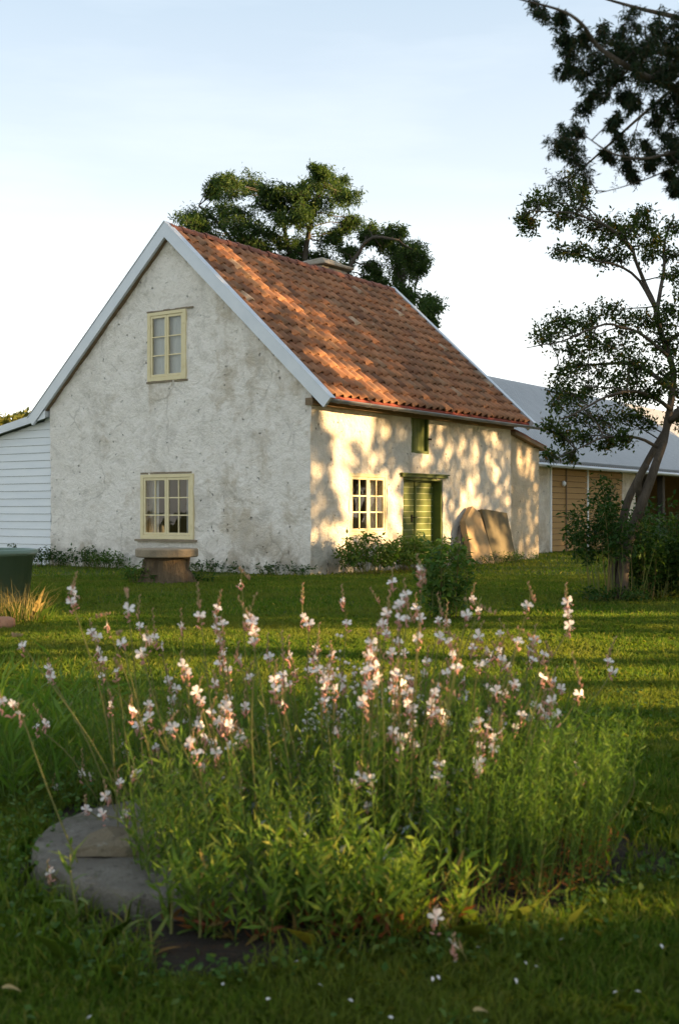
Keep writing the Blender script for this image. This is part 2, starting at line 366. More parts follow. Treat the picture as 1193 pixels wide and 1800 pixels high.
# ------------------------------------------------------------------ leaves and branches
def leaf_quads(pos, size, aspect=.45, droop=.0, up=.3, axis=None):
    """four-cornered folded leaves at pos (n,3); random directions"""
    n = len(pos); d = rng.normal(size=(n, 3))
    if axis is not None: d = d * .55 + axis
    d[:, 2] -= droop
    d /= np.linalg.norm(d, axis=1)[:, None] + 1e-9
    r = rng.normal(size=(n, 3)); r[:, 2] += up * 2
    s = np.cross(d, r); s /= np.linalg.norm(s, axis=1)[:, None] + 1e-9
    nn = np.cross(s, d)
    L = (size * rng.uniform(.65, 1.25, n))[:, None]
    W = L * aspect * .5
    V = np.stack([pos, pos + d*L*.48 + s*W + nn*L*.06, pos + d*L - nn*L*.08, pos + d*L*.48 - s*W + nn*L*.06], 1)
    return V.reshape(-1, 3), np.arange(4*n).reshape(-1, 4)
def crown_mesh(name, pos, size, m, **kw):
    V, Q = leaf_quads(np.asarray(pos), size, **kw); return np_mesh(name, V, Q, m)
def bend(a, b, n=5, wob=.08, sag=0):
    a, b = Vector(a), Vector(b); L = (b-a).length; o = Vector((random.uniform(-9, 9), random.uniform(-9, 9), random.uniform(-9, 9)))
    pts = []
    for i in range(n+1):
        t = i/n; p = a.lerp(b, t); w_ = math.sin(math.pi*t)
        q = mnoise.noise_vector(o + p*(1.3/max(L, .3)))
        p = p + q*wob*L*w_*2; p.z += sag*L*w_; pts.append(p)
    return pts
def smooth_path(pts, n=4):
    pts = [Vector(p) for p in pts]; out_ = []
    for i in range(len(pts)-1):
        p0, p1, p2, p3 = pts[max(i-1, 0)], pts[i], pts[i+1], pts[min(i+2, len(pts)-1)]
        for k in range(n):
            t = k/n; out_.append(.5*((2*p1)+(p2-p0)*t+(2*p0-5*p1+4*p2-p3)*t*t+(3*p1-p0-3*p2+p3)*t**3))
    return out_ + [pts[-1]]
def lin(a, b, n): return [a + (b-a)*i/(n-1) for i in range(n)]
def in_ball(r, sq=(1, 1, 1)):
    while True:
        v = Vector((random.uniform(-1, 1), random.uniform(-1, 1), random.uniform(-1, 1)))
        if v.length <= 1: return Vector((v.x*sq[0], v.y*sq[1], v.z*sq[2]))*r
def clusters(mb, nodes, items, twigs, leaves_per, tw_r=.012, jit=.05, limb_r=.03, sq=(1, 1, .8), sag=.05, hang=0):
    """from the limb nodes grow a bough to every (centre, radius), then twigs, and return leaf points along them"""
    pts = []; ax = []
    for c, r in items:
        a = min(nodes, key=lambda q: (q-c).length + max(0, q.z-c.z)*.6)
        bough = bend(a, c, 5, .1, sag); mb.tube(bough, lin(limb_r, tw_r*1.2, 6), 5, cap=False)
        k = max(3, int(twigs*(.6+.8*r/ max(r, .5))))
        for _ in range(k):
            s0 = bough[random.randint(2, 5)]; e = c + in_ball(r, sq)
            if hang: e = s0.lerp(e, .75); e.z -= hang*r*random.uniform(.3, 1.3)
            tw = bend(s0, e, 4, .12, sag); mb.tube(tw, lin(tw_r, tw_r*.35, 5), 3, cap=False)
            for _ in range(leaves_per):
                t = random.uniform(.25, 1.02)*4; i = min(3, int(t)); f_ = t-i
                p = tw[i].lerp(tw[i+1], f_)
                pts.append(p + Vector((random.gauss(0, jit), random.gauss(0, jit), random.gauss(0, jit))))
    return pts

# ------------------------------------------------------------------ setting: lawn, soil
def bed_edge(a):     # outline of the planted bed
    return 1 + .10*math.sin(3*a+1) + .06*math.sin(7*a+2.2)
BED = (-.07, 4.21, 1.13, 1.03)
def in_bed(x, y, grow=0):
    dx, dy = (x-BED[0])/(BED[2]+grow), (y-BED[1])/(BED[3]+grow); return dx*dx+dy*dy < bed_edge(math.atan2(dy, dx))**2
n = 60; mb = MB()
def gz(x, y): return .035*mnoise.noise(Vector((x*.35, y*.35, 2.0)))*min(1, max(0, (y-5.5)/4)) if abs(x) < 40 and y < 45 else 0
xs = sorted(set([-600, -200, -80, -40] + [round(-30+i*1.0, 2) for i in range(61)] + [40, 80, 200, 600]))
ys = sorted(set([-300, -80, -30, -12] + [round(-8+i*1.0, 2) for i in range(61)] + [60, 90, 200, 700]))
for y in ys:
    for x in xs: mb.v.append((x, y, gz(x, y)))
W_ = len(xs)
mb.f = [(j*W_+i, j*W_+i+1, (j+1)*W_+i+1, (j+1)*W_+i) for j in range(len(ys)-1) for i in range(W_-1)]; mb.m = [0]*len(mb.f)
tag(mb.build('lawn', M['lawn'], smooth=True), 'mown green lawn around the cottage', kind='structure')
mb = MB(); rings = 7
for k in range(rings+1):
    for i in range(48):
        a = 2*math.pi*i/48; e = bed_edge(a)*k/rings
        x, y = BED[0]+BED[2]*e*math.cos(a), BED[1]+BED[3]*e*math.sin(a)
        mb.v.append((x, y, (.004 if k == rings else .02+.018*mnoise.noise(Vector((x*6, y*6, 0))))))
for k in range(rings):
    for i in range(48): mb.f.append((k*48+i, (k+1)*48+i, (k+1)*48+(i+1) % 48, k*48+(i+1) % 48))
mb.m = [0]*len(mb.f)
tag(mb.build('soil', M['soil'], smooth=True), 'dark bare soil ring round the millstone flower bed', kind='structure')

# ------------------------------------------------------------------ cottage
cot = thing('cottage', 'old limewashed stone cottage with red tiled roof and yellow windows', 'cottage', CORNER, ROT)
LEN, WID, EAVE, APEX = 8.34, 7.24, 3.40, 7.02
def wall_disp(p, amp):
    q = mnoise.noise_vector(p*1.1)*.5 + mnoise.noise_vector(p*3.7)*.3 + mnoise.noise_vector(p*9.0)*.17 + mnoise.noise_vector(p*20.0)*.09
    return q*amp
def wall_grid(name, m, f3, a0, a1, z0, top, openings, step=.055, amp=.06, parent=cot, seed=0):
    def lines(lo, hi, marks):
        s_ = sorted(set([lo, hi] + marks)); out_ = []
        for i in range(len(s_)-1):
            k = max(1, round((s_[i+1]-s_[i])/step)); out_ += [s_[i]+(s_[i+1]-s_[i])*j/k for j in range(k)]
        return out_ + [hi]
    zt = max(top(a0), top(a1), top((a0+a1)/2))
    A = lines(a0, a1, [o[0] for o in openings]+[o[1] for o in openings]); Z = lines(z0, zt, [o[2] for o in openings]+[o[3] for o in openings])
    idx = {}; mb = MB()
    def vid(i, j):
        if (i, j) not in idx:
            p = Vector(f3(A[i], Z[j])); idx[i, j] = len(mb.v)
            mb.v.append(tuple(p + wall_disp(p + Vector((0, 0, seed)), amp)))
        return idx[i, j]
    for i in range(len(A)-1):
        for j in range(len(Z)-1):
            a, z = (A[i]+A[i+1])/2, (Z[j]+Z[j+1])/2
            if z > top(a) or any(o[0] < a < o[1] and o[2] < z < o[3] for o in openings): continue
            mb.f.append((vid(i, j), vid(i+1, j), vid(i+1, j+1), vid(i, j+1)))
    mb.m = [0]*len(mb.f)
    return mb.build(name, m, parent, smooth=True)
gtop = lambda b: 3.40+(min(b, WID-b)+.37)*.9198-.125
GL = (2.96, 4.40, .655, 1.965); GU = (3.165, 4.205, 3.95, 5.345)
FW = (1.305, 2.665, .75, 1.96); DO = (3.29, 5.0, -.05, 1.95); HA = (3.636, 4.40, 2.47, 3.34)
wall_grid('wall', M['gable'], lambda b, z: (0, b, z), 0, WID, -.12, gtop, [GL, GU])
wall_grid('wall', M['front'], lambda a, z: (a, 0, z), 0, LEN, -.12, lambda a: EAVE+.02, [FW, DO, HA])
mb = MB()      # hidden walls, upper floor
mb.box((.3, WID-.3, -.1), (LEN, WID, EAVE)); mb.box((LEN-.3, .02, -.1), (LEN, WID-.3, EAVE)); mb.box((.05, .3, 2.5), (LEN-.3, WID-.3, 2.62))
mb.box((.02, .02, -.1), (.03, .03, .0))
mb.build('wall', M['front'], cot)
mb = MB(); mb.prism([(0, EAVE), (WID, EAVE), (WID/2, APEX-.1)], 0, .25, 0, Matrix(((0, 1, 0, LEN-.26), (1, 0, 0, 0), (0, 0, 1, 0), (0, 0, 0, 1))))
mb.build('wall', M['gable'], cot)
mb = MB(); mb.box((.4, .4, -.05), (LEN-.4, WID-.4, .02)); mb.build('floor', M['room'], cot)
mb = MB(); mb.box((2.75, .4, .02), (2.85, WID-.4, 2.5)); mb.build('partition', M['room'], cot)

# openings: local frame (u across, w height, n outward) -> house coordinates
def fmap(face):
    if face == 'gable': return lambda u, n_, z: (-n_, u, z)
    return lambda u, n_, z: (u, -n_, z)
def obox(mb, fm, u0, u1, n0, n1, z0, z1, m=0):
    c = [Vector(fm(u, n_, z)) for z in (z0, z1) for n_ in (n0, n1) for u in (u0, u1)]
    mb.add(c, [(0, 1, 3, 2), (4, 6, 7, 5), (0, 4, 5, 1), (2, 3, 7, 6), (0, 2, 6, 4), (1, 5, 7, 3)], m)
def reveal(face, o, depth, m):
    fm = fmap(face); mb = MB(); u0, u1, z0, z1 = o; e = .05
    obox(mb, fm, u0-e, u0, -depth, -.015, z0-e, z1+e); obox(mb, fm, u1, u1+e, -depth, -.015, z0-e, z1+e)
    obox(mb, fm, u0, u1, -depth, -.015, z1, z1+e); obox(mb, fm, u0, u1, -depth, -.015, z0-e, z0)
    mb.build('reveal', m, cot)
def casement(face, o, rows, cols, proud, label, curtain=None):
    fm = fmap(face); u0, u1, z0, z1 = o
    mb = MB(); fw = .062; n0, n1 = proud-.08, proud
    obox(mb, fm, u0-.02, u0+fw, n0, n1, z0-.02, z1+.02); obox(mb, fm, u1-fw, u1+.02, n0, n1, z0-.02, z1+.02)
    obox(mb, fm, u0+fw, u1-fw, n0, n1, z1-fw*.8, z1+.02); obox(mb, fm, u0+fw, u1-fw, n0, n1, z0-.02, z0+fw)
    mid = (u0+u1)/2
    win = mb.build('window', M['yellow'], cot, bevel=.006); tag(win, label)
    for s_ in (0, 1):
        a, b = (u0+fw+.004, mid-.003) if s_ == 0 else (mid+.003, u1-fw-.004)
        lo, hi = z0+fw+.004, z1-fw*.8-.004; st = .052; m1 = n1-.012; m0 = m1-.045
        mb = MB()
        obox(mb, fm, a, a+st, m0, m1, lo, hi); obox(mb, fm, b-st, b, m0, m1, lo, hi)
        obox(mb, fm, a+st, b-st, m0, m1, hi-st, hi); obox(mb, fm, a+st, b-st, m0, m1, lo, lo+st)
        mb.build('sash', M['yellow'], win, bevel=.005)
        pa, pb, pl, ph = a+st, b-st, lo+st, hi-st
        mb = MB(); bw = .013
        for c in range(1, cols):
            x = pa+(pb-pa)*c/cols; obox(mb, fm, x-bw, x+bw, m0+.008, m1-.006, pl, ph)
        for r_ in range(1, rows):
            z = pl+(ph-pl)*r_/rows; obox(mb, fm, pa, pb, m0+.006, m1-.008, z-bw, z+bw)
        mb.build('glazing_bar', M['yellow'], win)
        for c in range(cols):
            for r_ in range(rows):
                x0, x1 = pa+(pb-pa)*c/cols, pa+(pb-pa)*(c+1)/cols; y0, y1 = pl+(ph-pl)*r_/rows, pl+(ph-pl)*(r_+1)/rows
                t1 = random.uniform(-.003, .003); q = (m0+m1)/2
                mb = MB(); mb.add([fm(x0, q+t1, y0), fm(x1, q-t1, y0), fm(x1, q-t1*.3, y1), fm(x0, q+t1*.6, y1)], [(0, 1, 2, 3) if face == 'front' else (3, 2, 1, 0)])
                mb.build('pane', M['glass'], win)
    for sgn in (0, 1):      # hinges
        for z in (z0+.25, z1-.25):
            mb = MB(); u = u0+.02 if sgn == 0 else u1-.075
            obox(mb, fm, u, u+.055, n1+.001, n1+.009, z-.03, z+.03); mb.build('hinge', M['yellow'], win)
    for (ca, cb, zz0, zz1, back) in (curtain or []):
        mb = MB(); k = 14
        for i in range(k+1):
            u = ca+(cb-ca)*i/k
            for z in (zz0, zz1): mb.v.append(fm(u, -back+.022*math.sin(i*1.9), z))
        mb.f = [(2*i, 2*i+2, 2*i+3, 2*i+1) for i in range(k)]; mb.m = [0]*k
        mb.build('curtain', M['cloth'], win, smooth=True)
    return win
reveal('gable', GL, .35, M['front']); reveal('gable', GU, .35, M['front']); reveal('front', FW, .35, M['front'])
gl = casement('gable', GL, 3, 2, .035, 'twelve pane yellow casement above the stone table', [(3.0, 3.32, .7, 1.95, .22), (4.12, 4.38, .7, 1.95, .22)])
casement('gable', GU, 3, 1, .03, 'narrow six pane yellow casement high in the gable', [(3.2, 4.18, 4.0, 5.3, .085)])
casement('front', FW, 3, 2, .01, 'twelve pane yellow casement beside the green door', [(2.3, 2.62, .8, 1.9, .25)])
# things on the inner sill of the lower gable window
mb = MB(); mb.lathe([(.0, .70), (.045, .70), (.055, .82), (.03, .92), (.02, 1.0), (.0, 1.0)], 10, c=(.16, 3.98)); mb.build('vase', M['stone'], gl, smooth=True)
mb = MB(); mb.lathe([(.0, .70), (.03, .70), (.03, .95), (.01, 1.2), (.0, 1.2)], 8, c=(.17, 3.2)); mb.build('bottle', M['dark'], gl, smooth=True)
# ledges and lintel edges round the gable windows
def strip(face, u0, u1, n1, z0, z1, m, name, j=.012):
    fm = fmap(face); mb = MB(); k = 8
    for i in range(k):
        a, b = u0+(u1-u0)*i/k, u0+(u1-u0)*(i+1)/k; r1 = random.uniform(-j, j)
        obox(mb, fm, a, b+.004, -.05, n1+r1, z0+r1*.4, z1+r1*.5)
    return mb.build(name, m, cot)
strip('gable', 2.86, 4.56, .06, .585, .63, M['brownstone'], 'window_ledge', .006)
strip('gable', 3.0, 4.42, .02, 1.99, 2.03, M['brownstone'], 'lintel', .01)
strip('gable', 2.95, 4.24, .02, 5.37, 5.40, M['brownstone'], 'lintel', .01)
strip('gable', 3.1, 4.26, .02, 3.89, 3.93, M['brownstone'], 'window_ledge', .012)

# green door, its lintel board, hatch
def frontdoor():
    reveal('front', DO, .34, M['front'])
    fm = fmap('front'); u0, u1, z0, z1 = DO
    mb = MB(); obox(mb, fm, u0+.002, u0+.06, -.30, -.02, z0, z1); obox(mb, fm, u1-.06, u1-.002, -.30, -.02, z0, z1); obox(mb, fm, u0+.06, u1-.06, -.30, -.02, z1-.06, z1-.002)
    door = mb.build('door', M['green'], cot); tag(door, 'green double door of horizontal boards')
    mid = (u0+u1)/2; nb = 14
    for (a, b) in ((u0+.065, mid-.004), (mid+.004, u1-.065)):
        for k in range(nb):
            lo = .02+(z1-.09)*k/nb; hi = .02+(z1-.09)*(k+1)/nb-.012; r_ = random.uniform(-.004, .004)
            mb = MB(); obox(mb, fm, a, b, -.25, -.215+r_, lo, hi); mb.build('board', M['green'], door, bevel=.004)
    mb = MB(); obox(mb, fm, u0+.065, u1-.065, -.262, -.223, .0, z1-.065); mb.build('backing', M['groove'], door)
    mb = MB(); obox(mb, fm, mid-.03, mid+.03, -.215, -.19, .08, z1-.08); mb.build('cover_strip', M['green'], door, bevel=.006)
    mb = MB(); obox(mb, fm, mid-.16, mid-.10, -.212, -.20, .98, 1.14); mb.tube([Vector(fm(mid-.13, -.2, 1.08)), Vector(fm(mid-.13, -.14, 1.08)), Vector(fm(mid-.02, -.13, 1.09))], .011, 6)
    mb.build('handle', M['dark'], door)
    mb = MB(); obox(mb, fm, u0-.09, u1+.12, -.02, .07, z1+.002, z1+.055); obox(mb, fm, u0-.12, u1+.15, -.02, .10, z1+.057, z1+.085)
    mb.build('lintel', M['green'], cot, bevel=.006)
    mb = MB(); obox(mb, fm, u0-.1, u1+.1, -.3, .35, -.05, .05); mb.build('step', M['stone'], cot, bevel=.02)
    reveal('front', HA, .22, M['front'])
    u0, u1, z0, z1 = HA
    mb = MB(); obox(mb, fm, u0+.002, u0+.06, -.15, -.005, z0, z1); obox(mb, fm, u1-.06, u1-.002, -.15, -.005, z0, z1); obox(mb, fm, u0+.06, u1-.06, -.15, -.005, z0+.002, z0+.06); obox(mb, fm, u0+.06, u1-.06, -.15, -.005, z1-.05, z1)
    h = mb.build('hatch', M['green'], cot); tag(h, 'small green loft hatch under the eave')
    for k in range(4):
        a = u0+.065+(u1-u0-.13)*k/4; mb = MB(); obox(mb, fm, a, a+(u1-u0-.13)/4-.008, -.11, -.08+random.uniform(-.004, .004), z0+.065, z1-.055); mb.build('board', M['green'], h, bevel=.004)
    mb = MB(); obox(mb, fm, u0+.065, u1-.065, -.125, -.112, z0+.06, z1-.05); mb.build('backing', M['dark'], h)
    mb = MB(); obox(mb, fm, u1-.05, u1+.06, .0, .03, 2.78, 2.82); mb.build('latch', M['dark'], h)
frontdoor()

# roof
OV = .37; EZ = 3.40; AL = math.atan2(APEX+.05-EZ, WID/2+OV); SL = math.hypot(APEX+.05-EZ, WID/2+OV)
X0, X1 = -.06, 8.56
ca, sa = math.cos(AL), math.sin(AL)
def slope(x, s_, h, back=False):
    y, z = -OV+s_*ca-h*sa, EZ+s_*sa+h*ca
    return Vector((x, WID-y if back else y, z))
mb = MB()
for back in (False, True):
    vs = [slope(x, s_, h, back) for h in (-.10, -.02) for s_ in (.0, SL) for x in (X0, X1)]
    mb.add(vs, [(0, 2, 3, 1), (4, 5, 7, 6), (0, 1, 5, 4), (2, 6, 7, 3), (0, 4, 6, 2), (1, 3, 7, 5)])
roof = mb.build('roof', M['oldwood'], cot); tag(roof, 'steep roof of old orange clay pantiles')
COLS, ROWS = 31, 16; TW = (X1-X0-.06)/COLS; EXP = (SL-.08)/ROWS
PROF = [(0, .004), (.14, -.012), (.36, -.014), (.52, .004), (.64, .034), (.77, .05), (.90, .036), (1.07, .006)]
def tile_geo(var):
    r_ = random.Random(var); vs = []; fs = []; k = len(PROF); Lt = EXP*1.16
    for (s_, lift) in ((0, .050), (EXP*.5, .030), (Lt, .002)):
        for i, (u, h) in enumerate(PROF):
            vs.append((u*TW, s_ + (r_.uniform(-.004, .004)), h*1.2+lift + r_.uniform(-.002, .002)))
    for i, (u, h) in enumerate(PROF): vs.append((u*TW, vs[i][1]+.002, vs[i][2]-.026))
    for r2 in range(2):
        for i in range(k-1): fs.append((r2*k+i, r2*k+i+1, (r2+1)*k+i+1, (r2+1)*k+i))
    for i in range(k-1): fs.append((3*k+i, 3*k+i+1, i+1, i))
    fs.append((k-1, 4*k-1, 2*k-1)); 
    return vs, fs
variants = [tile_geo(i) for i in range(5)]
vmesh = []
for vs_, fs_ in variants:
    mb = MB(); mb.add(vs_, fs_); vmesh.append(mb.mesh('tile', M['tile'], True))
spots = []
for r_ in range(ROWS):
    for c in range(COLS):
        wp = house(*slope(X0+.03+c*TW, .0+r_*EXP, .0)); spots.append(((wp-cam.location).length, r_, c))
spots.sort(); field = MB()
Rt = Matrix(((1, 0, 0), (0, ca, -sa), (0, sa, ca))).to_4x4()
for i, (d_, r_, c) in enumerate(spots):
    p = slope(X0+.03+c*TW, -.015+r_*EXP+random.uniform(-.012, .012), random.uniform(-.004, .006))
    mx = Matrix.Translation(p) @ Rt @ Matrix.Rotation(random.gauss(0, .014), 4, 'Z') @ Matrix.Rotation(random.gauss(0, .012), 4, 'Y') @ Matrix.Rotation(random.gauss(0, .010), 4, 'X')
    k = random.randrange(5)
    if i < 300:
        o = link('tile', vmesh[k], roof); o.matrix_local = mx
    else: field.add([mx @ Vector(v) for v in variants[k][0]], variants[k][1])
for r_ in range(ROWS):           # the slope that faces away
    for c in range(COLS):
        p = slope(X0+.03+c*TW, -.015+r_*EXP, 0)
        mx = Matrix.Translation(p) @ Rt
        field.add([(lambda q: (2*X0+COLS*TW+.06-q.x, WID-q.y, q.z))(mx @ Vector(v)) for v in variants[c % 5][0]], variants[c % 5][1])
tag(field.build('tile_field', M['tiles'], roof, smooth=True), kind='stuff')
# ridge tiles
def ridge_mesh():
    mb = MB(); k = 9; vs = []
    for x, s_ in ((0, 1.0), (.06, 1.12), (.09, 1.0), (.40, .93)):
        for i in range(k):
            a = math.pi*(-.06+1.12*i/(k-1)); vs.append((x, .135*s_*math.cos(a), .115*s_*math.sin(a)))
    fs = [(r_*k+i, r_*k+i+1, (r_+1)*k+i+1, (r_+1)*k+i) for r_ in range(3) for i in range(k-1)] + [tuple(range(k))]
    mb.add(vs, fs); return mb.mesh('ridge_tile', M['ridge'], True)
rm = ridge_mesh(); nr = 24
for i in range(nr):
    o = link('ridge_tile', rm, roof); o.location = (X0+i*(X1-X0)/nr, WID/2+random.uniform(-.008, .008), APEX+.035+random.uniform(-.008, .008))
    o.rotation_euler = (0, random.uniform(-.02, .02), random.uniform(-.02, .02))
# barge boards (grey metal) on both gable ends
def barge(x0, x1, lowlen, wid, name='barge_board'):
    for back in (False, True):
        mb = MB()
        vs = [slope(x, s_, h, back) for x in (x0, x1) for (s_, h) in ((-lowlen, .085-wid), (-lowlen, .085), (SL+.085*math.tan(AL)*0+.06, .085), (SL-.06-(wid-.085)*.0, .085-wid))]
        # meet at the middle plane
        for q in (2, 3, 6, 7):
            v = vs[q]; d = (WID/2 - v.y)/( -ca if back else ca); v.y = WID/2; v.z += d*sa
        mb.add(vs, [(0, 1, 2, 3), (4, 7, 6, 5), (0, 4, 5, 1), (1, 5, 6, 2), (3, 2, 6, 7), (0, 3, 7, 4)])
        vs = [slope(x, s_, h, back) for x in (x0-.012, x1+.09) for (s_, h) in ((-lowlen-.01, .088), (-lowlen-.01, .10), (SL, .10), (SL, .088))]
        for q in (2, 3, 6, 7):
            v = vs[q]; d = (WID/2 - v.y)/( -ca if back else ca); v.y = WID/2; v.z += d*sa
        mb.add(vs, [(0, 1, 2, 3), (4, 7, 6, 5), (0, 4, 5, 1), (1, 5, 6, 2), (3, 2, 6, 7), (0, 3, 7, 4)])
        mb.build(name, M['steel'], roof)
barge(-.16, -.09, .20, .235); barge(8.56, 8.63, .10, .24)
mb = MB()      # underside board between wall and barge
for back in (False, True):
    vs = [slope(x, s_, h, back) for x in (-.088, .02) for (s_, h) in ((.02, -.16), (.02, -.115), (SL-.05, -.115), (SL-.05, -.16))]
    mb.add(vs, [(0, 1, 2, 3), (4, 7, 6, 5), (0, 4, 5, 1), (1, 5, 6, 2), (3, 2, 6, 7), (0, 3, 7, 4)])
mb.build('soffit', M['oldwood'], roof)
mb = MB(); mb.add([slope(x, s_, h) for h in (-.075, -.004) for s_ in (-.045, .03) for x in (X0, X1)], [(0, 2, 3, 1), (4, 5, 7, 6), (0, 1, 5, 4), (2, 6, 7, 3), (0, 4, 6, 2), (1, 3, 7, 5)])
mb.build('drip_board', M['redmetal'], roof)
mb = MB(); g0, g1 = -.12, 9.30; k = 8     # half round gutter running past the roof end
vs = [];
for x in (g0, g1):
    for rr in (.066, .058):
        for i in range(k+1):
            a = math.pi + math.pi*i/k; vs.append((x, -OV-.10+rr*math.cos(a), EZ-.075-.012*(x-g0)/9 + rr*math.sin(a)))
n_ = k+1; fs = []
for i in range(k): fs += [(i, i+1, 2*n_+i+1, 2*n_+i), (n_+i, 3*n_+i, 3*n_+i+1, n_+i+1)]
for b_ in (0, 2*n_): fs += [(b_+i, b_+n_+i, b_+n_+i+1, b_+i+1) for i in range(k)]
fs += [(0, 2*n_, 3*n_, n_), (k, n_+k, 3*n_+k, 2*n_+k)]
mb.add(vs, fs); mb.add([vs[i] for i in range(n_)], [tuple(range(n_))]); mb.add([vs[2*n_+i] for i in range(n_)], [tuple(range(n_))[::-1]])
mb.build('gutter', M['gutter'], roof, smooth=True)
for i in range(9):
    x = .25+i*1.0; mb = MB(); c0 = (-OV-.10, EZ-.075)
    mb.tube([(x, c0[0]+.072*math.cos(a), c0[1]+.072*math.sin(a)) for a in [math.pi+math.pi*q/8 for q in range(9)]], .008, 4); mb.build('gutter_bracket', M['gutter'], roof)
mb = MB(); mb.box((-.03, -.075, EAVE-.17), (8.36, .10, EAVE-.03), j=.008); mb.build('wall_plate', M['oldwood'], cot)
for i in range(11):
    x = .3+i*.79; mb = MB(); vs = [slope(xx, s_, h) for xx in (x, x+.11) for (s_, h) in ((.06, -.22), (.06, -.105), (.9, -.105), (.9, -.22))]
    mb.add(vs, [(0, 1, 2, 3), (4, 7, 6, 5), (0, 4, 5, 1), (1, 5, 6, 2), (3, 2, 6, 7), (0, 3, 7, 4)]); mb.build('rafter', M['oldwood'], roof)
# chimney
mb = MB(); cx0, cx1 = 5.62, 6.95; cy = WID/2+.62
mb.box((cx0+.12, cy-.40, 6.3), (cx1-.12, cy+.40, 7.33), j=.02)
ch = mb.build('chimney', M['chimney'], cot, bevel=.03); tag(ch, 'low plastered chimney behind the ridge')
mb = MB(); mb.box((cx0, cy-.5, 7.33), (cx1, cy+.5, 7.42), j=.05); mb.build('slab', M['chimney'], ch, bevel=.04)
mb = MB(); mb.box((cx0+.22, cy-.35, 7.42), (cx1-.3, cy+.35, 7.53), j=.05); mb.build('cap', M['chimney'], ch, bevel=.05)

# annex behind the far gable: flush front wall, roof falling away
ax = thing('lean_to', 'beige rendered lean-to against the far end of the cottage', 'outbuilding', CORNER, ROT)
A1 = 9.98; atop = lambda a: 3.14-(a-LEN)/(A1-LEN)*.30
wall_grid('wall', M['annex'], lambda a, z: (a, .03, z), LEN+.005, A1, -.12, atop, [], .1, .03, ax, 5)
wall_grid('wall', M['annex'], lambda y, z: (A1, y, z), .03, WID-.6, -.12, lambda y: 2.86, [], .25, .03, ax, 5)
mb = MB(); mb.add([(x, y, z) for (x, z) in ((LEN+.01, 3.12), (LEN+.01, 3.19), (A1+.22, 2.86), (A1+.22, 2.78)) for y in (-.12, WID-.5)], [(0, 2, 3, 1), (2, 4, 5, 3), (4, 6, 7, 5), (6, 0, 1, 7), (0, 6, 4, 2), (1, 3, 5, 7)])
arf = mb.build('roof', M['oldwood'], ax)
for i in range(6):
    mx = Matrix.Translation(Vector((LEN+.03+i*.295, -.10, 3.215-.0-i*.0555))) @ Matrix.Rotation(.18, 4, 'Y')
    mb = MB(); mb.box((0, 0, -.01), (.34, WID-.5, .035), mat=mx, j=.008); mb.build('tile_course', M['ridge'], arf)

# slabs leaning on the front wall
def leaning(name, label, outline, thick, lean, foot, m, group=None):
    """outline in (along wall, height along the slab); foot = distance of the foot from the wall"""
    x0 = min(p[0] for p in outline)
    o = thing(name, label, 'stone slab', house(x0, -foot, .0), ROT, group)
    mx = Matrix.Rotation(-lean, 4, 'X')
    pts = []
    for i in range(len(outline)):
        a, b = Vector(outline[i]), Vector(outline[(i+1) % len(outline)]); k = max(1, int((b-a).length/.12))
        for j in range(k):
            q = a.lerp(b, j/k); pts.append((q.x-x0+random.uniform(-.012, .012), q.y+random.uniform(-.012, .012)))
    mb = MB(); mb.prism(pts, 0, thick, 0, mx); s_ = mb.build('slab_body', m, o, bevel=.012)
    return o
def lean_pts(px, foot, lean):
    out_ = []
    for x, y in px:
        off = -foot
        for _ in range(8):
            a, z = fro(x, y, off); off = -(foot-max(z, -.08)*math.tan(lean))
        out_.append((a, max(-.08, z)/math.cos(lean)))
    return out_
q_ = ((832, 1004), (817, 914), (830, 889), (843, 901), (872, 1003))
leaning('stone_slab', 'pale pointed stone slab leaning on the front wall', lean_pts(q_, .50, R(14)), .15, R(14), .50, M['slab'])
q_ = ((868, 1000), (846, 894), (891, 902), (909, 999))
leaning('stone_slab', 'brown rectangular stone slab leaning rightmost on front wall', lean_pts(q_, .44, R(13)), .13, R(13), .44, M['slabdark'])
q_ = ((806, 1003), (806, 960), (812, 925), (822, 912), (832, 960), (838, 1003))
leaning('stone_slab', 'dark grey slab behind the pale pointed slab', lean_pts(q_, .27, R(9)), .11, R(9), .27, M['stone'])

# ------------------------------------------------------------------ white boarded lean-to on the left
lt = thing('boarded_shed', 'white board-clad lean-to against the left end of gable', 'outbuilding', CORNER, ROT)
SH0, SH1 = 7.29, 12.5
ltop = lambda b: 3.30-(b-SH0)*.187
lo = -.05; i = 0; BH = .173
while lo < 3.3:
    hi = lo+BH-.006; mb = MB()
    bmax = min(SH1, SH0+(3.30-lo-.02)/.187)
    if bmax-SH0 > .1:
        bt = min(SH1, max(SH0+.02, SH0+(3.30-hi)/.187)); x_ = .06
        pr = [(SH0, lo), (bmax, lo), (bt, hi), (SH0, hi)]
        mb.add([(x_-.006, b, z) if z == lo else (x_+.012, b, z) for b, z in pr] + [(x_+.03, b, z) for b, z in pr], [(0, 3, 2, 1), (4, 5, 6, 7), (0, 1, 5, 4), (3, 7, 6, 2), (1, 2, 6, 5), (0, 4, 7, 3)])
        mb.build('board', M['whitewood'], lt)
    lo += BH; i += 1
mb = MB(); mb.add([(x, b, z) for x in (.09, 6) for b, z in ((SH0, -.1), (SH1, -.1), (SH1, ltop(SH1)-.02), (SH0, ltop(SH0)-.02))], [(0, 3, 2, 1), (4, 5, 6, 7), (0, 1, 5, 4), (1, 2, 6, 5), (2, 3, 7, 6)])
mb.build('wall', M['dark'], lt)
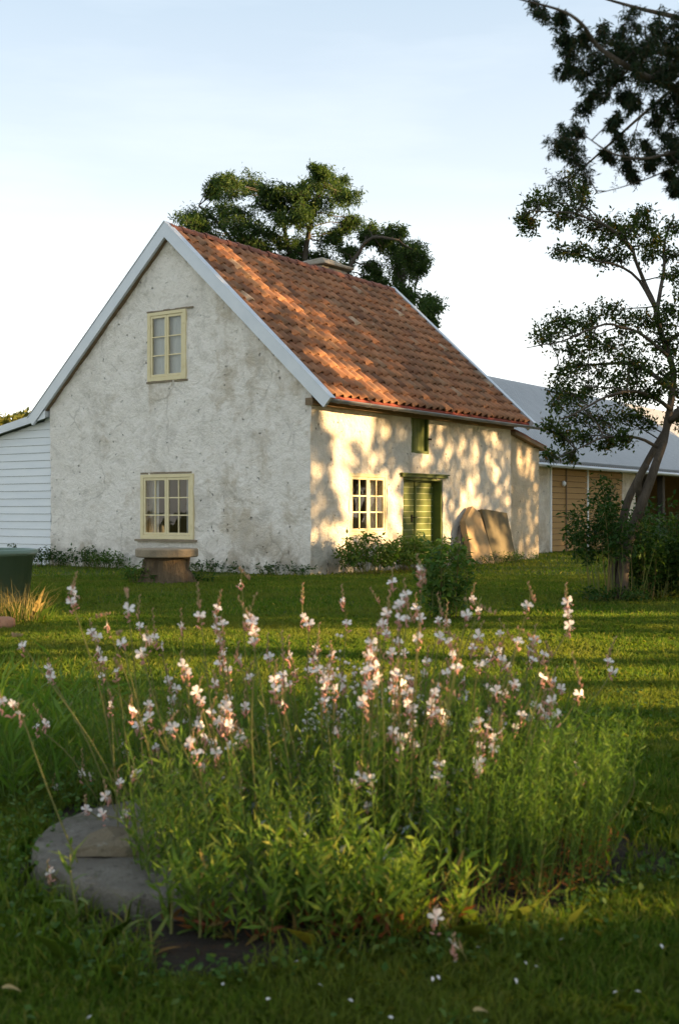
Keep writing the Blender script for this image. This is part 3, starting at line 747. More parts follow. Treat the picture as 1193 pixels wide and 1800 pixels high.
mb = MB(); mb.add([(x, b, z) for x in (-.12, 6) for b, z in ((SH0-.02, 3.335), (SH1+.3, 3.335-(SH1+.32-SH0)*.187), (SH1+.3, 3.46-(SH1+.32-SH0)*.187), (SH0-.02, 3.46))], [(0, 3, 2, 1), (4, 5, 6, 7), (0, 1, 5, 4), (1, 2, 6, 5), (2, 3, 7, 6), (0, 4, 7, 3)])
mb.build('roof', M['steel'], lt)
mb = MB(); mb.add([(x, b, z) for x in (-.135, -.122) for b, z in ((SH0-.03, 3.30), (SH1+.3, 3.30-(SH1+.33-SH0)*.187), (SH1+.3, 3.475-(SH1+.33-SH0)*.187), (SH0-.03, 3.475))], [(0, 3, 2, 1), (4, 5, 6, 7), (0, 1, 5, 4), (1, 2, 6, 5), (2, 3, 7, 6), (0, 4, 7, 3)])
mb.build('flashing', M['steel'], lt)

# ------------------------------------------------------------------ barn
BO = Vector((5.78, 34.4, 0)) - U*4.0
barn = thing('barn', 'long barn with grey ribbed metal roof and ochre doors', 'barn', BO, ROT)
BL = 26.0; BE = 2.78; BR = 5.62; BD = 4.0
bf = lambda px: fro(px, 900, 0, BO)[0]
d0, d1, d2 = bf(968), bf(1032), bf(1092); w2 = bf(1116)
mb = MB(); mb.box((.0, .0, -.1), (d0-.1, .25, BE-.05)); mb.build('wall', M['front'], barn)
mb = MB(); mb.box((d2+.05, .0, -.1), (w2, .25, BE-.05)); mb.build('wall', M['front'], barn)
mb = MB(); mb.box((0, 2*BD-.2, -.1), (BL, 2*BD, BE)); mb.box((0, .3, -.1), (.2, 2*BD-.3, BE)); mb.box((BL-.2, .3, -.1), (BL, 2*BD-.3, BE)); mb.box((w2-.2, .26, -.1), (w2, 2*BD-.3, BE)); mb.build('wall', M['oldwood'], barn)
mb = MB(); mb.box((d0-.1, -.03, -.02), (d0, .1, BE-.1)); mb.build('trim', M['whitewood'], barn)
for (a, b) in ((d0+.01, d1-.05), (d1+.05, d2)):
    mb = MB(); mb.box((a, .06, .0), (b, .08, BE-.1)); dd = mb.build('door', M['dark'], barn)
    nb = 15
    for k in range(nb):
        z = .03+k*(BE-.16)/nb; mb = MB(); mb.box((a, .0+random.uniform(-.004, .004), z), (b, .055, z+(BE-.16)/nb-.014)); mb.build('plank', M['ochre'], dd)
mb = MB(); mb.box((d1-.05, -.02, 0), (d1+.05, .08, BE-.1)); mb.build('trim', M['whitewood'], barn)
mb = MB(); mb.box((d0+1.0, -.035, 0), (d0+1.06, -.006, BE-.1)); mb.build('trim', M['oldwood'], barn)
for px in (1136, 1166, 1205, 1250):
    a = bf(px); mb = MB(); mb.box((a-.12, .0, -.05), (a+.12, .22, BE-.12)); mb.build('post', M['palebark'], barn, bevel=.02)
mb = MB(); mb.box((w2, 0.02, BE-.3), (BL, .2, BE-.06)); mb.build('beam', M['oldwood'], barn)
def corr_panel(wd):
    mb = MB(); n__ = 24; sl = math.hypot(BD+.35, (BR-BE)/BD*(BD+.35)); vs = []
    for s_ in (0, sl):
        for i in range(n__+1): vs.append((wd*(i-(.7 if i % 4 == 1 else -.7 if 0 else .0)*0 + (.8 if i % 4 == 1 else 0) + (.6 if i % 4 == 3 else 0))/n__, s_, [0, 0, .10, .10][i % 4]))
    mb.add(vs, [(i, i+1, n__+2+i, n__+1+i) for i in range(n__)]); return mb.mesh('roof_panel', M['sheet'])
pm = corr_panel(1.0); bal = math.atan2(BR-BE, BD)
for back in (0, 1):
    for i in range(int(BL)):
        o = link('roof_panel', pm, barn); zz = BE-.35*math.tan(bal)+.09
        if not back: o.matrix_local = Matrix.Translation((i, -.35, zz+random.uniform(0, .006))) @ Matrix.Rotation(bal, 4, 'X')
        else: o.matrix_local = Matrix.Translation((i+1.0, 2*BD+.35, zz)) @ Matrix.Rotation(math.pi, 4, 'Z') @ Matrix.Rotation(bal, 4, 'X')
mb = MB(); mb.add([(x, BD+dy, BR+.13+dz) for x in (-.1, BL+.1) for dy, dz in ((-.22, -.11), (0, .05), (.22, -.11))], [(0, 3, 4, 1), (1, 4, 5, 2)]); mb.build('ridge_cap', M['sheet'], barn)
mb = MB(); mb.tube([(x, -.42, BE-.24) for x in (-.1, BL)], .065, 8); mb.build('gutter', M['steel'], barn)
mb = MB(); mb.box((-.05, -.32, BE-.27), (BL, -.28, BE-.13)); mb.build('fascia', M['oldwood'], barn)
for sx in (.0, BL-.1):
    mb = MB(); mb.prism([(0, BE-.1), (2*BD, BE-.1), (BD, BR)], 0, .1, 0, Matrix(((0, 1, 0, sx), (1, 0, 0, 0), (0, 0, 1, 0), (0, 0, 0, 1)))); mb.build('gable_board', M['oldwood'], barn)
for x in (d0+.75, ):
    mb = MB(); mb.lathe([(0, 0), (.07, .01), (.09, .05), (.06, .09), (0, .1)], 10); o = mb.build('lamp', M['whitewood'], barn, True); o.matrix_local = Matrix.Translation((x, -.02, 2.05)) @ Matrix.Rotation(R(90), 4, 'X')

# ------------------------------------------------------------------ stone table, tub, stone
tb = thing('stone_table', 'round stone slab table on a rough base under gable window', 'table', P(293, 1024, 20.0) * 1.0)
tb.location.z = 0
mb = MB(); mb.lathe([(0, .445), (.50, .445), (.52, .46), (.52, .575), (.505, .59), (0, .59)], 36, jit=.03); mb.build('tabletop', M['brownstone'], tb, smooth=False, bevel=.01)
mb = MB(); mb.lathe([(0, .44), (.36, .44), (.38, .38), (.40, .25), (.45, .12), (.50, -.05)], 40, jit=.22); mb.build('pedestal', M['stump'], tb, smooth=True)
tub = thing('tub', 'large green plastic tub at the left edge of the lawn', 'tub', ((-20 - CX) / F * 15.8, 15.8, 0))
mb = MB(); mb.lathe([(0, .02), (.50, .02), (.50, 0), (.52, 0), (.585, .62), (.60, .62), (.625, .625), (.63, .65), (.62, .675), (.60, .68), (.57, .675), (.565, .62), (.50, .06), (0, .05)], 40); mb.build('body', M['tub'], tub, smooth=True)
mb = MB(); mb.lathe([(.575, .655), (.588, .70), (.612, .71), (.64, .695), (.645, .655)], 40); mb.build('rim', M['tub'], tub, smooth=True)
mb = MB(); mb.lathe([(0, .55), (.555, .55)], 30); mb.build('soil', M['soil'], tub)
st = thing('stone', 'reddish brown stone lying in dry grass before the tub', 'stone', (P(6, 1108, 12.2).x, 12.2, 0))
mb = MB()
mb.lathe([(0, -.02), (.10, -.02), (.125, .04), (.115, .10), (.07, .125), (0, .13)], 14, jit=.35); mb.build('body', M['redstone'], st, smooth=True)

# ------------------------------------------------------------------ millstone in the bed
ms = thing('millstone', 'grey round millstone lying flat among the white flowers', 'millstone', (-.375, 4.08, 0))
mb = MB(); prof = [(.10, .0), (.11, .10)] + [(.14+.06*i, .098) for i in range(9)] + [(.648, .094), (.656, .08), (.66, .04), (.658, -.02)]; nn_ = 110; k = len(prof)
for j in range(nn_):
    a = 2*math.pi*j/nn_; e_ = Vector((math.cos(a), math.sin(a), 0)); chip = min(0, mnoise.noise(e_*4.5+Vector((3, 1, 7)))+.25)*.10 + .02*mnoise.noise(e_*11)
    for i, (r_, z) in enumerate(prof):
        f_ = max(0, (r_-.45)/.2); q = e_*(r_*(1+chip*f_)); nz_ = mnoise.noise(q*4+Vector((0, 0, 9)))*.005 + mnoise.noise(q*14)*.004 + mnoise.noise(q*35)*.003
        mb.v.append((q.x, q.y, z + (nz_ + .03*min(0, chip+.01)*f_*4 if z > .03 else 0)))
for j in range(nn_):
    for i in range(k-1): mb.f.append((j*k+i, ((j+1) % nn_)*k+i, ((j+1) % nn_)*k+i+1, j*k+i+1))
mb.m = [0]*len(mb.f); mb.build('disc', M['mill'], ms)
rk = thing('rock', 'flat brown rock lying on the edge of the millstone', 'rock', (-.69, 3.92, .092), R(8)); mb = MB()
pr = [(-.20, -.10), (-.12, -.13), (.13, -.15), (.27, -.09), (.26, .07), (.05, .13), (-.06, .10), (-.15, .02)]
vs = [(x, y, 0) for x, y in pr] + [(x*.94, y*.94, .055+.02*math.sin(i*2.1)) for i, (x, y) in enumerate(pr)] + [(x*.5, y*.5, .075+.012*math.sin(i)) for i, (x, y) in enumerate(pr)]
fs = [(i, (i+1) % 8, 8+(i+1) % 8, 8+i) for i in range(8)] + [(8+i, 8+(i+1) % 8, 16+(i+1) % 8, 16+i) for i in range(8)] + [tuple(range(16, 24))]
vs = [Vector((v[0]*.95, v[1]*.95, v[2]*.75)) + mnoise.noise_vector(Vector(v)*13)*.028 for v in vs]
mb.add(vs, fs); mb.build('body', M['mill2'], rk, bevel=.005)

# ------------------------------------------------------------------ trees in view
def tree(name, label, cat, base, limbs, items, leaf_m, leaf, twigs, per, bark, size_kw=None, tw_r=.012, limb_r=.03, jit=.05, sides=8, sq=(1, 1, .8), sag=.05, hang=0, group=None):
    o = thing(name, label, cat, base, 0, group); b0 = Vector(base)
    tr = MB(); nodes = []
    for pts, r0, r1 in limbs:
        sp = smooth_path(pts, 4); k = len(sp)
        sp = [p + mnoise.noise_vector(p*2.3)*r0*.35 + mnoise.noise_vector(p*(1.0/max(r0, .03)*.12))*r0*.9*min(1, i/6) for i, p in enumerate(sp)]
        tr.tube([p-b0 for p in sp], [r0+(r1-r0)*(i/(k-1))**.8 for i in range(k)], sides)
        nodes += [p-b0 for p in sp[max(1, k//4):]]
    br = MB()
    pts = clusters(br, nodes, [(Vector(c)-b0, r) for c, r in items], twigs, per, tw_r, jit, limb_r, sq, sag, hang)
    tr.build('trunk', bark, o, smooth=True); br.build('branches', M['twig'], o, smooth=True)
    link('crown', crown_mesh('crown', [tuple(p) for p in pts], leaf, leaf_m, **(size_kw or {})), o)
    return o

# locust tree behind the cottage
YT = 37.0
def T(px, py, dy=0): return P(px, py, YT+dy)
limbs = [([T(545, 985), T(540, 800), T(535, 600), T(530, 500)], .26, .15),
         ([T(530, 520), T(512, 450, .5), T(495, 390, .8), T(470, 340, .8)], .13, .03),
         ([T(532, 500), T(538, 430), T(550, 370, -.5), T(570, 320, -.6)], .12, .03),
         ([T(520, 560, .5), T(440, 480, 1.2), T(390, 400, 1.6), T(350, 360, 1.6)], .10, .03),
         ([T(535, 560), T(600, 500, -.5), T(640, 425, -1), T(700, 420, -1.2)], .10, .03),
         ([T(535, 620), T(640, 560, .3), T(710, 520, .5), T(760, 540, .5)], .10, .03)]
items = []
for px, py, r in ((325, 385, 28), (345, 375, 25), (395, 335, 30), (375, 330, 22), (430, 320, 34), (460, 335, 26), (400, 385, 40), (440, 380, 44), (385, 420, 38), (430, 430, 40), (470, 410, 34), (355, 415, 28),
                  (500, 350, 32), (520, 370, 42), (560, 330, 36), (580, 310, 30), (575, 355, 42), (545, 390, 40), (600, 350, 26), (505, 440, 36), (555, 450, 40), (580, 420, 28), (520, 480, 38), (600, 480, 26), (560, 306, 18),
                  (630, 395, 18), (645, 415, 26), (670, 415, 26), (620, 440, 20), (700, 430, 30), (720, 445, 34), (735, 465, 24), (705, 465, 26), (660, 470, 22), (690, 405, 20),
                  (690, 505, 28), (720, 520, 32), (745, 545, 28), (765, 540, 18), (730, 560, 22), (660, 500, 24), (470, 470, 38), (620, 520, 30), (760, 570, 14)):
    items.append((T(px, py, random.uniform(-1.6, 1.6)), r * 1.08 / F * YT))
items += [(c+in_ball(r*1.1, (1.1, 1, .7)), r*.6) for c, r in items for _ in range(2)]
tree('locust_tree', 'tall tree with clumped feathery foliage rising behind the cottage roof', 'tree', (T(545, 985).x, YT, 0), limbs, items, M['locust'], .145, 13, 34, M['palebark'],
     dict(aspect=.24, droop=.5, up=.4), .008, .02, .055, sag=-.03)

# far tree over the lean-to
YF = 62.0
tree('distant_tree', 'pale green treetop showing beyond the white lean-to roof', 'tree', (P(10, 900, YF).x, YF, 0), [([Vector((P(10, 900, YF).x, YF, 0)), P(12, 850, YF), P(14, 790, YF)], .3, .12)],
     [(P(px, py, YF+random.uniform(-1.5, 1.5)), r/F*YF) for px, py, r in ((5, 745, 22), (40, 738, 18), (22, 760, 24), (-25, 750, 26), (45, 765, 20), (-60, 760, 28), (60, 780, 20))], M['farleaf'], .30, 14, 34, M['bark'], dict(aspect=.6), .03, .06, .16)

# old apple tree, leaning, with suckers
YA = 16.2
def A(px, py, dy=0): return P(px, py, YA+dy)
limbs = [([A(1092, 1062), A(1090, 1020), A(1104, 950), A(1132, 880, -.1), A(1150, 835, -.15), A(1172, 780, -.1), A(1178, 700), A(1172, 620, .1), A(1150, 540, .2), A(1125, 480, .2), A(1112, 430, .2)], .098, .02),
         ([A(1080, 1062), A(1076, 1000, .1), A(1090, 930, .1), A(1110, 865, .15), A(1150, 790, .35), A(1178, 745, .5), A(1210, 690, .6), A(1240, 600, .6)], .074, .034),
         ([A(1128, 880), A(1120, 850, -.2), A(1140, 815, -.3)], .06, .04),
         ([A(1178, 720), A(1140, 695, -.4), A(1085, 690, -.8), A(1020, 720, -1.1), A(985, 735, -1.2)], .032, .008),
         ([A(1165, 790), A(1120, 770, -.2), A(1060, 770, -.5), A(1010, 790, -.6)], .028, .008),
         ([A(1172, 625), A(1120, 585, -.3), A(1060, 570, -.7), A(990, 600, -1), A(925, 612, -1.2)], .028, .005),
         ([A(1150, 540), A(1110, 480, -.1), A(1040, 455, -.4), A(975, 440, -.6)], .026, .007),
         ([A(1112, 440), A(1070, 400, -.2), A(1010, 375, -.4), A(930, 370, -.5)], .03, .008),
         ([A(1172, 600), A(1230, 560, .3), A(1260, 500, .4)], .035, .015),
         ([A(1150, 560), A(1165, 480, .6), A(1170, 410, .8), A(1185, 380, .8)], .035, .01),
         ([A(1178, 680), A(1110, 640, .7), A(1050, 640, 1.0), A(985, 655, 1.1)], .04, .01),
         ([A(1175, 740), A(1230, 700, -.5), A(1270, 650, -.6)], .05, .02)]
items = []
for px, py, r in ((915, 385, 14), (935, 355, 18), (960, 345, 20), (975, 380, 22), (1000, 370, 22), (1020, 345, 16), (1000, 310, 10), (1025, 320, 10), (1035, 395, 20), (1060, 410, 22), (925, 400, 12),
                  (1075, 390, 16), (1110, 400, 20), (1140, 395, 22), (1160, 420, 22), (1140, 440, 22), (1185, 400, 22), (1095, 440, 22), (1050, 450, 18), (1015, 440, 14), (980, 440, 8), (1180, 450, 20), (1130, 370, 12),
                  (960, 575, 18), (985, 560, 20), (1010, 570, 22), (1040, 555, 24), (1070, 545, 24), (1100, 560, 24), (945, 590, 10), (1130, 560, 24), (1160, 570, 24), (1185, 545, 26),
                  (1000, 610, 18), (1040, 610, 26), (1075, 600, 28), (1110, 610, 28), (1020, 640, 24), (985, 650, 18), (970, 670, 14), (1050, 650, 28), (1090, 650, 30), (1130, 640, 30), (1165, 650, 28), (1190, 610, 28),
                  (1000, 690, 22), (1035, 690, 26), (1075, 690, 28), (1115, 690, 28), (1150, 690, 24), (980, 715, 16), (1010, 730, 22), (1050, 730, 24), (1090, 730, 22), (1130, 735, 18), (960, 745, 12), (985, 760, 18), (1020, 770, 20), (1060, 775, 18), (1100, 770, 16),
                  (1000, 800, 12), (1190, 690, 24), (1190, 740, 18), (1210, 520, 30), (1215, 640, 30), (1230, 590, 30), (960, 800, 8), (1150, 600, 28), (1190, 480, 20)):
    items.append((A(px, py, random.uniform(-.9, .9)), r * 1.55 / F * YA))
tree('apple_tree', 'old leaning fruit tree with forked mossy trunk on the lawn', 'tree', (A(1086, 1062).x, YA, 0), limbs, items, M['apple'], .064, 18, 17, M['bark'],
     dict(aspect=.46, droop=.25, up=.5), .0045, .011, .04, 10, sag=-.03)

# conifer branches reaching in from the right
YS = 4.7
def C_(px, py, dy=0): return P(px, py, YS+dy)
sb = Vector((2.7, 5.1, 0))
limbs = [([sb, sb+Vector((0, 0, 2)), sb+Vector((.05, .05, 3)), sb+Vector((0, 0, 5)), sb+Vector((0, 0, 8))], .16, .04),
         ([sb+Vector((0, 0, 2.65)), C_(1260, 190, .2), C_(1193, 158), C_(1150, 150, -.1), C_(1093, 117, -.2), C_(1047, 82, -.2), C_(1020, 45, -.3), C_(980, 22, -.3), C_(905, -5, -.4)], .022, .003),
         ([sb+Vector((0, 0, 2.9)), C_(1260, 130, .3), C_(1193, 100, .3), C_(1130, 92, .2), C_(1060, 75, .3), C_(1010, 60, .3)], .020, .003),
         ([sb+Vector((0, 0, 3.2)), C_(1260, 40, .4), C_(1193, 25, .4), C_(1120, 15, .4), C_(1050, -5, .4)], .022, .004),
         ([sb+Vector((0, 0, 2.45)), C_(1260, 270, .1), C_(1193, 268), C_(1132, 279, -.1), C_(1078, 268, -.2), C_(1030, 238, -.2)], .011, .002),
         ([sb+Vector((0, 0, 2.45)), C_(1250, 275, .1), C_(1193, 292, .1), C_(1132, 318, .1), C_(1050, 340, .1)], .008, .0015)]
items = []
for px, py, r in ((935, 2, 12), (985, 25, 18), (990, 60, 18), (1000, 90, 22), (1020, 60, 24), (1040, 100, 26), (1060, 50, 24), (1075, 120, 26), (1090, 80, 26), (1110, 30, 28), (1130, 50, 30), (1165, 95, 32), (1185, 35, 32), (1150, 125, 28), (1075, 85, 26), (1190, 95, 30), (1100, 100, 26), (1120, 130, 24), (1140, 75, 30), (1160, 20, 30), (1180, 60, 30), (1180, 120, 30), (1190, 160, 20), (985, 118, 14), (1010, 125, 18),
                  (1035, 160, 16), (1020, 190, 16), (1005, 215, 20), (975, 240, 20), (985, 225, 16), (1010, 245, 14), (1050, 145, 16), (1090, 165, 14), (1085, 200, 12), (1080, 225, 10), (1110, 180, 14), (1150, 180, 20), (1185, 200, 22), (1150, 210, 14), (1165, 235, 18), (1185, 250, 18),
                  (1100, 275, 10), (1140, 275, 10), (1180, 270, 14), (1110, 300, 8), (1180, 320, 14), (1187, 335, 10), (1060, 265, 7), (1130, 250, 8), (1175, 300, 10)):
    items.append((C_(px, py-r*.45, random.uniform(-.3, .35)), r * 1.7 / F * YS))
for k in range(26):
    a = k*2.4; hz = 3.3+k*.18; L = 1.9*(1-(hz-3.0)/6.5)+.25; e = sb+Vector((math.cos(a)*L, math.sin(a)*L, hz-.25*L))
    limbs.append(([sb+Vector((0, 0, hz)), sb+Vector((math.cos(a)*L*.5, math.sin(a)*L*.5, hz+.02)), e], .018, .004))
    for t in (.3, .55, .8, 1.0): items.append((sb+Vector((math.cos(a)*L*t, math.sin(a)*L*t, hz-.2*L*t)), .22))
for px, py in ((1215, 60), (1240, 110), (1215, 150), (1245, 190), (1220, 210), (1240, 260), (1215, 285), (1250, 40), (1230, 10), (1265, 150), (1270, 230), (1265, 80)): items.append((C_(px, py, random.uniform(-.3, .4)), .12))
tree('conifer_tree', 'dark conifer whose drooping boughs hang in at the top corner', 'tree', tuple(sb), limbs, items, M['spruce'], .024, 30, 30, M['bark'],
     dict(aspect=.20, droop=1.1, up=.2), .0010, .0028, .0045, 8, sq=(1, 1, .7), sag=-.12, hang=.75)

# ------------------------------------------------------------------ shrubs, weeds
def leafy(name, label, cat, base, stems, spread, height, leaf, per, m, group=None, droop=.2, aspect=.5, top=.25, lean=0, stem_m='stem', wide=None, pairs=True):
    o = thing(name, label, cat, base, 0, group); mb = MB(); pts = []; axs = []
    for i in range(stems):
        a = random.uniform(0, 2*math.pi); r = spread*math.sqrt(random.random()); h = height*random.uniform(.62, 1.0)*(1-.35*(r/max(spread, .01))**2)
        b = Vector((r*math.cos(a)*.6, r*math.sin(a)*.6, -.01)); e = Vector((r*math.cos(a)+lean*h, r*math.sin(a), h))
        p = bend(b, e, 5, .06); mb.tube(p, lin(.007, .002, 6), 4, cap=False)
        for _ in range(per):
            t = 5*random.uniform(top, 1)**.8; k = min(4, int(t)); q = p[k].lerp(p[k+1], t-k)
            dr = Vector((random.gauss(0, 1), random.gauss(0, 1), random.uniform(-.2, .7))).normalized()
            pts.append(tuple(q + dr*random.uniform(0, (wide or leaf)*.9))); axs.append(tuple(dr))
    mb.build('stem', M[stem_m], o)
    link('foliage', crown_mesh('foliage', pts, leaf, m, aspect=aspect, droop=droop, up=1.2, axis=np.array(axs)), o)
    return o
def flat(px, py, Y): q = P(px, py, Y); return (q.x, Y, 0)
leafy('shrub', 'light green leafy shrub under the front window', 'shrub', house(.75, -.75, 0), 46, .62, .92, .10, 32, M['weed'], droop=.3, wide=.12)
leafy('shrub', 'bright green shrub between front window and green door', 'shrub', house(2.25, -.85, 0), 40, .62, .88, .10, 32, M['weed'], droop=.3, wide=.12)
leafy('shrub', 'low leafy shrub in front of the green door', 'shrub', house(3.4, -1.0, 0), 26, .5, .74, .10, 30, M['weed'], droop=.3, wide=.1)
leafy('tall_plant', 'tall dark leafy plant standing on lawn before the green door', 'plant', flat(783, 1098, 13.3), 24, .30, 1.2, .095, 34, M['weed'], droop=.35, top=.08, wide=.12)
leafy('weed', 'tall weed against the white boarded lean-to', 'weed', house(-.35, 7.9, 0), 6, .22, .78, .07, 24, M['darkleaf'])
leafy('weed', 'low dark weeds at the left corner of the gable', 'weed', house(-.3, 6.9, 0), 34, .5, .5, .075, 18, M['darkleaf'])
leafy('weed', 'weeds midway along the gable foot left of table', 'weed', house(-.3, 5.8, 0), 34, .6, .52, .08, 18, M['darkleaf'])
leafy('weed', 'reddish weeds by the gable close to the stone table', 'weed', house(-.4, 5.0, 0), 30, .45, .45, .07, 16, M['weed'])
leafy('weed', 'tuft of weeds at the left foot of the stone table', 'weed', (tb.location.x-.42, tb.location.y-.25, 0), 30, .32, .38, .10, 12, M['weed'], aspect=.25)
leafy('weed', 'weeds at the right foot of the stone table', 'weed', (tb.location.x+.55, tb.location.y+.1, 0), 12, .25, .20, .08, 10, M['darkleaf'])
leafy('weed', 'low weeds along the gable foot right of the table', 'weed', house(-.2, 2.3, 0), 44, .95, .26, .07, 12, M['darkleaf'])
leafy('weed', 'low weeds at the near corner of the cottage', 'weed', house(-.22, .5, 0), 34, .7, .25, .07, 12, M['darkleaf'])
leafy('weed', 'grassy weeds at the foot of the pale pointed slab', 'weed', house(6.1, -.85, 0), 26, .5, .30, .09, 10, M['weed'], aspect=.2)
leafy('weed', 'weeds at the foot of the brown rectangular slab', 'weed', house(7.5, -.7, 0), 26, .55, .28, .09, 10, M['weed'], aspect=.2)
leafy('sucker_shrub', 'leafy suckers sprouting left of the fruit tree trunk', 'shrub', flat(1075, 1060, 16.0), 30, .62, 1.85, .075, 110, M['darkleaf'], top=.45, wide=.18, droop=.3)
leafy('sucker_shrub', 'yellowish suckers sprouting right of the fruit tree trunk', 'shrub', flat(1135, 1062, 16.5), 28, .5, 1.45, .075, 64, M['weed'], top=.25, wide=.15, droop=.3)
leafy('shrub', 'dark dense bush right of the fruit tree', 'shrub', flat(1185, 1050, 17.0), 70, 1.0, 1.45, .085, 110, M['darkleaf'], top=.05, wide=.16, droop=.25)
leafy('weed', 'low dark weeds round the fruit tree base', 'weed', flat(1085, 1066, 15.8), 40, .55, .25, .07, 14, M['darkleaf'])

def blades(n, cx, cy, rx, ry, h, wd, leanout, jitter=.25):
    a = rng.uniform(0, 2*np.pi, n); r = np.sqrt(rng.random(n)); x = cx+rx*r*np.cos(a); y = cy+ry*r*np.sin(a)
    return grass_geo(x, y, h*rng.uniform(.5, 1.1, n), wd, np.stack([np.cos(a)*r, np.sin(a)*r], 1)*leanout, jitter)
def grass_geo(x, y, h, wd, lean=None, jitter=.35, z=None):
    n = len(x); z = np.zeros(n) if z is None else z
    ang = rng.uniform(0, 2*np.pi, n); sx, sy = np.cos(ang), np.sin(ang)
    l = rng.normal(0, jitter, (n, 2)); l = l if lean is None else l+lean
    wd = wd*rng.uniform(.6, 1.3, n)
    b = np.stack([x, y, z], 1); s_ = np.stack([sx*wd, sy*wd, np.zeros(n)], 1)
    m_ = b + np.stack([l[:, 0]*h*.35, l[:, 1]*h*.35, h*.6], 1)
    t_ = b + np.stack([l[:, 0]*h, l[:, 1]*h, h*np.clip(1-.25*np.hypot(l[:, 0], l[:, 1]), .35, 1)], 1)
    V = np.stack([b-s_, b+s_, m_+s_*.75, t_, m_-s_*.75], 1).reshape(-1, 3)
    return V, np.arange(5*n).reshape(-1, 5)
dg = thing('dry_grass_tuft', 'tuft of dry yellow grass in front of the green tub', 'grass tuft', flat(22, 1100, 12.9))
V, Q = blades(200, 0, 0, .34, .24, .50, .0035, .35, .42); link('blades', np_mesh('blades', V, Q, M['dry']), dg)
V, Q = blades(160, .05, 0, .40, .25, .25, .006, .5, .4); link('blades', np_mesh('blades', V, Q, M['grass']), dg)

# ------------------------------------------------------------------ grass
def scatter(n, y0, y1, wide=1.25):
    y = np.sqrt(rng.uniform(y0*y0, y1*y1, n)); x = rng.uniform(-.285*wide, .285*wide, n)*y
    return x, y
def clumpy(x, y, f=1.6): return np.array([mnoise.noise(Vector((a*f, b*f, 4.4))) for a, b in zip(x, y)])
Vs, Qs, off = [], [], 0
cu, su = U.x, U.y
hx0, hy0 = CORNER.x, CORNER.y
for (n, y0, y1, h, wd, jt) in ((165000, 2.3, 5.2, .050, .0022, .5), (115000, 5.2, 8.5, .048, .003, .5), (140000, 8.5, 13.5, .06, .005, .5), (95000, 13.5, 22, .06, .008, .45), (42000, 22, 36, .06, .013, .45), (70000, 2.31, 5.2, .055, .006, .5)):
    x, y = scatter(n, y0, y1, 1.75 if y0 < 6 else 1.5)
    keep = np.ones(len(x), bool)
    if y0 < 6 and y0 != 2.31:
        dx, dy = (x-BED[0])/BED[2], (y-BED[1])/BED[3]; a = np.arctan2(dy, dx); e = 1+.10*np.sin(3*a+1)+.06*np.sin(7*a+2.2)
        keep &= np.hypot(dx, dy) > e*(.97+.1*rng.random(len(x)))
    if y0 > 12:
        rx, ry = x-hx0, y-hy0; la, lb = rx*cu+ry*su, -rx*su+ry*cu
        keep &= ~((la > 0) & (la < A1) & (lb > 0))
        keep &= ~((la > .05) & (lb > WID-.1) & (la < 7))
    if y0 == 2.31:
        x = rng.uniform(-11, 9, n); y = rng.uniform(-4, 16, n); q_ = np.abs(x) > np.maximum(y, 0)*.285*np.where(y < 5.2, 1.72, 1.47); keep = q_
    x, y = x[keep], y[keep]
    c = clumpy(x, y)*.5+clumpy(x, y, 7)*.5
    hh = h*(1+.55*c)*rng.uniform(.55, 1.25, len(x))
    zz = np.array([gz(a, b) for a, b in zip(x, y)])-.004
    V, Q = grass_geo(x, y, hh, wd, None, jt, zz); Vs.append(V); Qs.append(Q+off); off += len(V)
g_ = link('grass', np_mesh('grass', np.concatenate(Vs), np.concatenate(Qs), M['grass']))
tag(g_, 'short mown grass blades covering the lawn', 'grass', kind='stuff')

n_ = 8500; a_ = rng.uniform(0, 2*np.pi, n_); e_ = (1+.10*np.sin(3*a_+1)+.06*np.sin(7*a_+2.2))*rng.normal(1.0, .085, n_)
x, y = BED[0]+BED[2]*e_*np.cos(a_), BED[1]+BED[3]*e_*np.sin(a_); k_ = (clumpy(x, y, 3) > -.08); x, y = x[k_], y[k_]
V, Q = grass_geo(x, y, rng.uniform(.03, .13, len(x)), .0022, None, .5)
tag(link('edge_grass', np_mesh('edge_grass', V, Q, M['grass'])), 'longer grass growing over the edge of the flower bed', 'grass', kind='stuff')
# clover-like low leaves at the bed edge
pts = []
for _ in range(2600):
    a = random.uniform(0, 2*math.pi); e = bed_edge(a)*random.gauss(1.03, .07); x, y = BED[0]+BED[2]*e*math.cos(a), BED[1]+BED[3]*e*math.sin(a)
    pts.append((x, y, random.uniform(.01, .06)))
for _ in range(900):
    pts.append((random.uniform(-1.5, -.95), random.uniform(3.7, 5.4), random.uniform(.01, .14)))
for _ in range(150):
    yy = math.sqrt(random.uniform(2.6**2, 9.0**2)); xx = random.uniform(-.32, .32)*yy
    if in_bed(xx, yy, .05): continue
    for _ in range(random.randint(8, 26)): pts.append((xx+random.gauss(0, .06), yy+random.gauss(0, .06), random.uniform(.015, .05)))
tag(link('ground_cover', crown_mesh('ground_cover', pts, .024, M['weed'], aspect=.8, up=2.5)), 'small round weed leaves creeping round the bed edge', 'ground cover', kind='stuff')

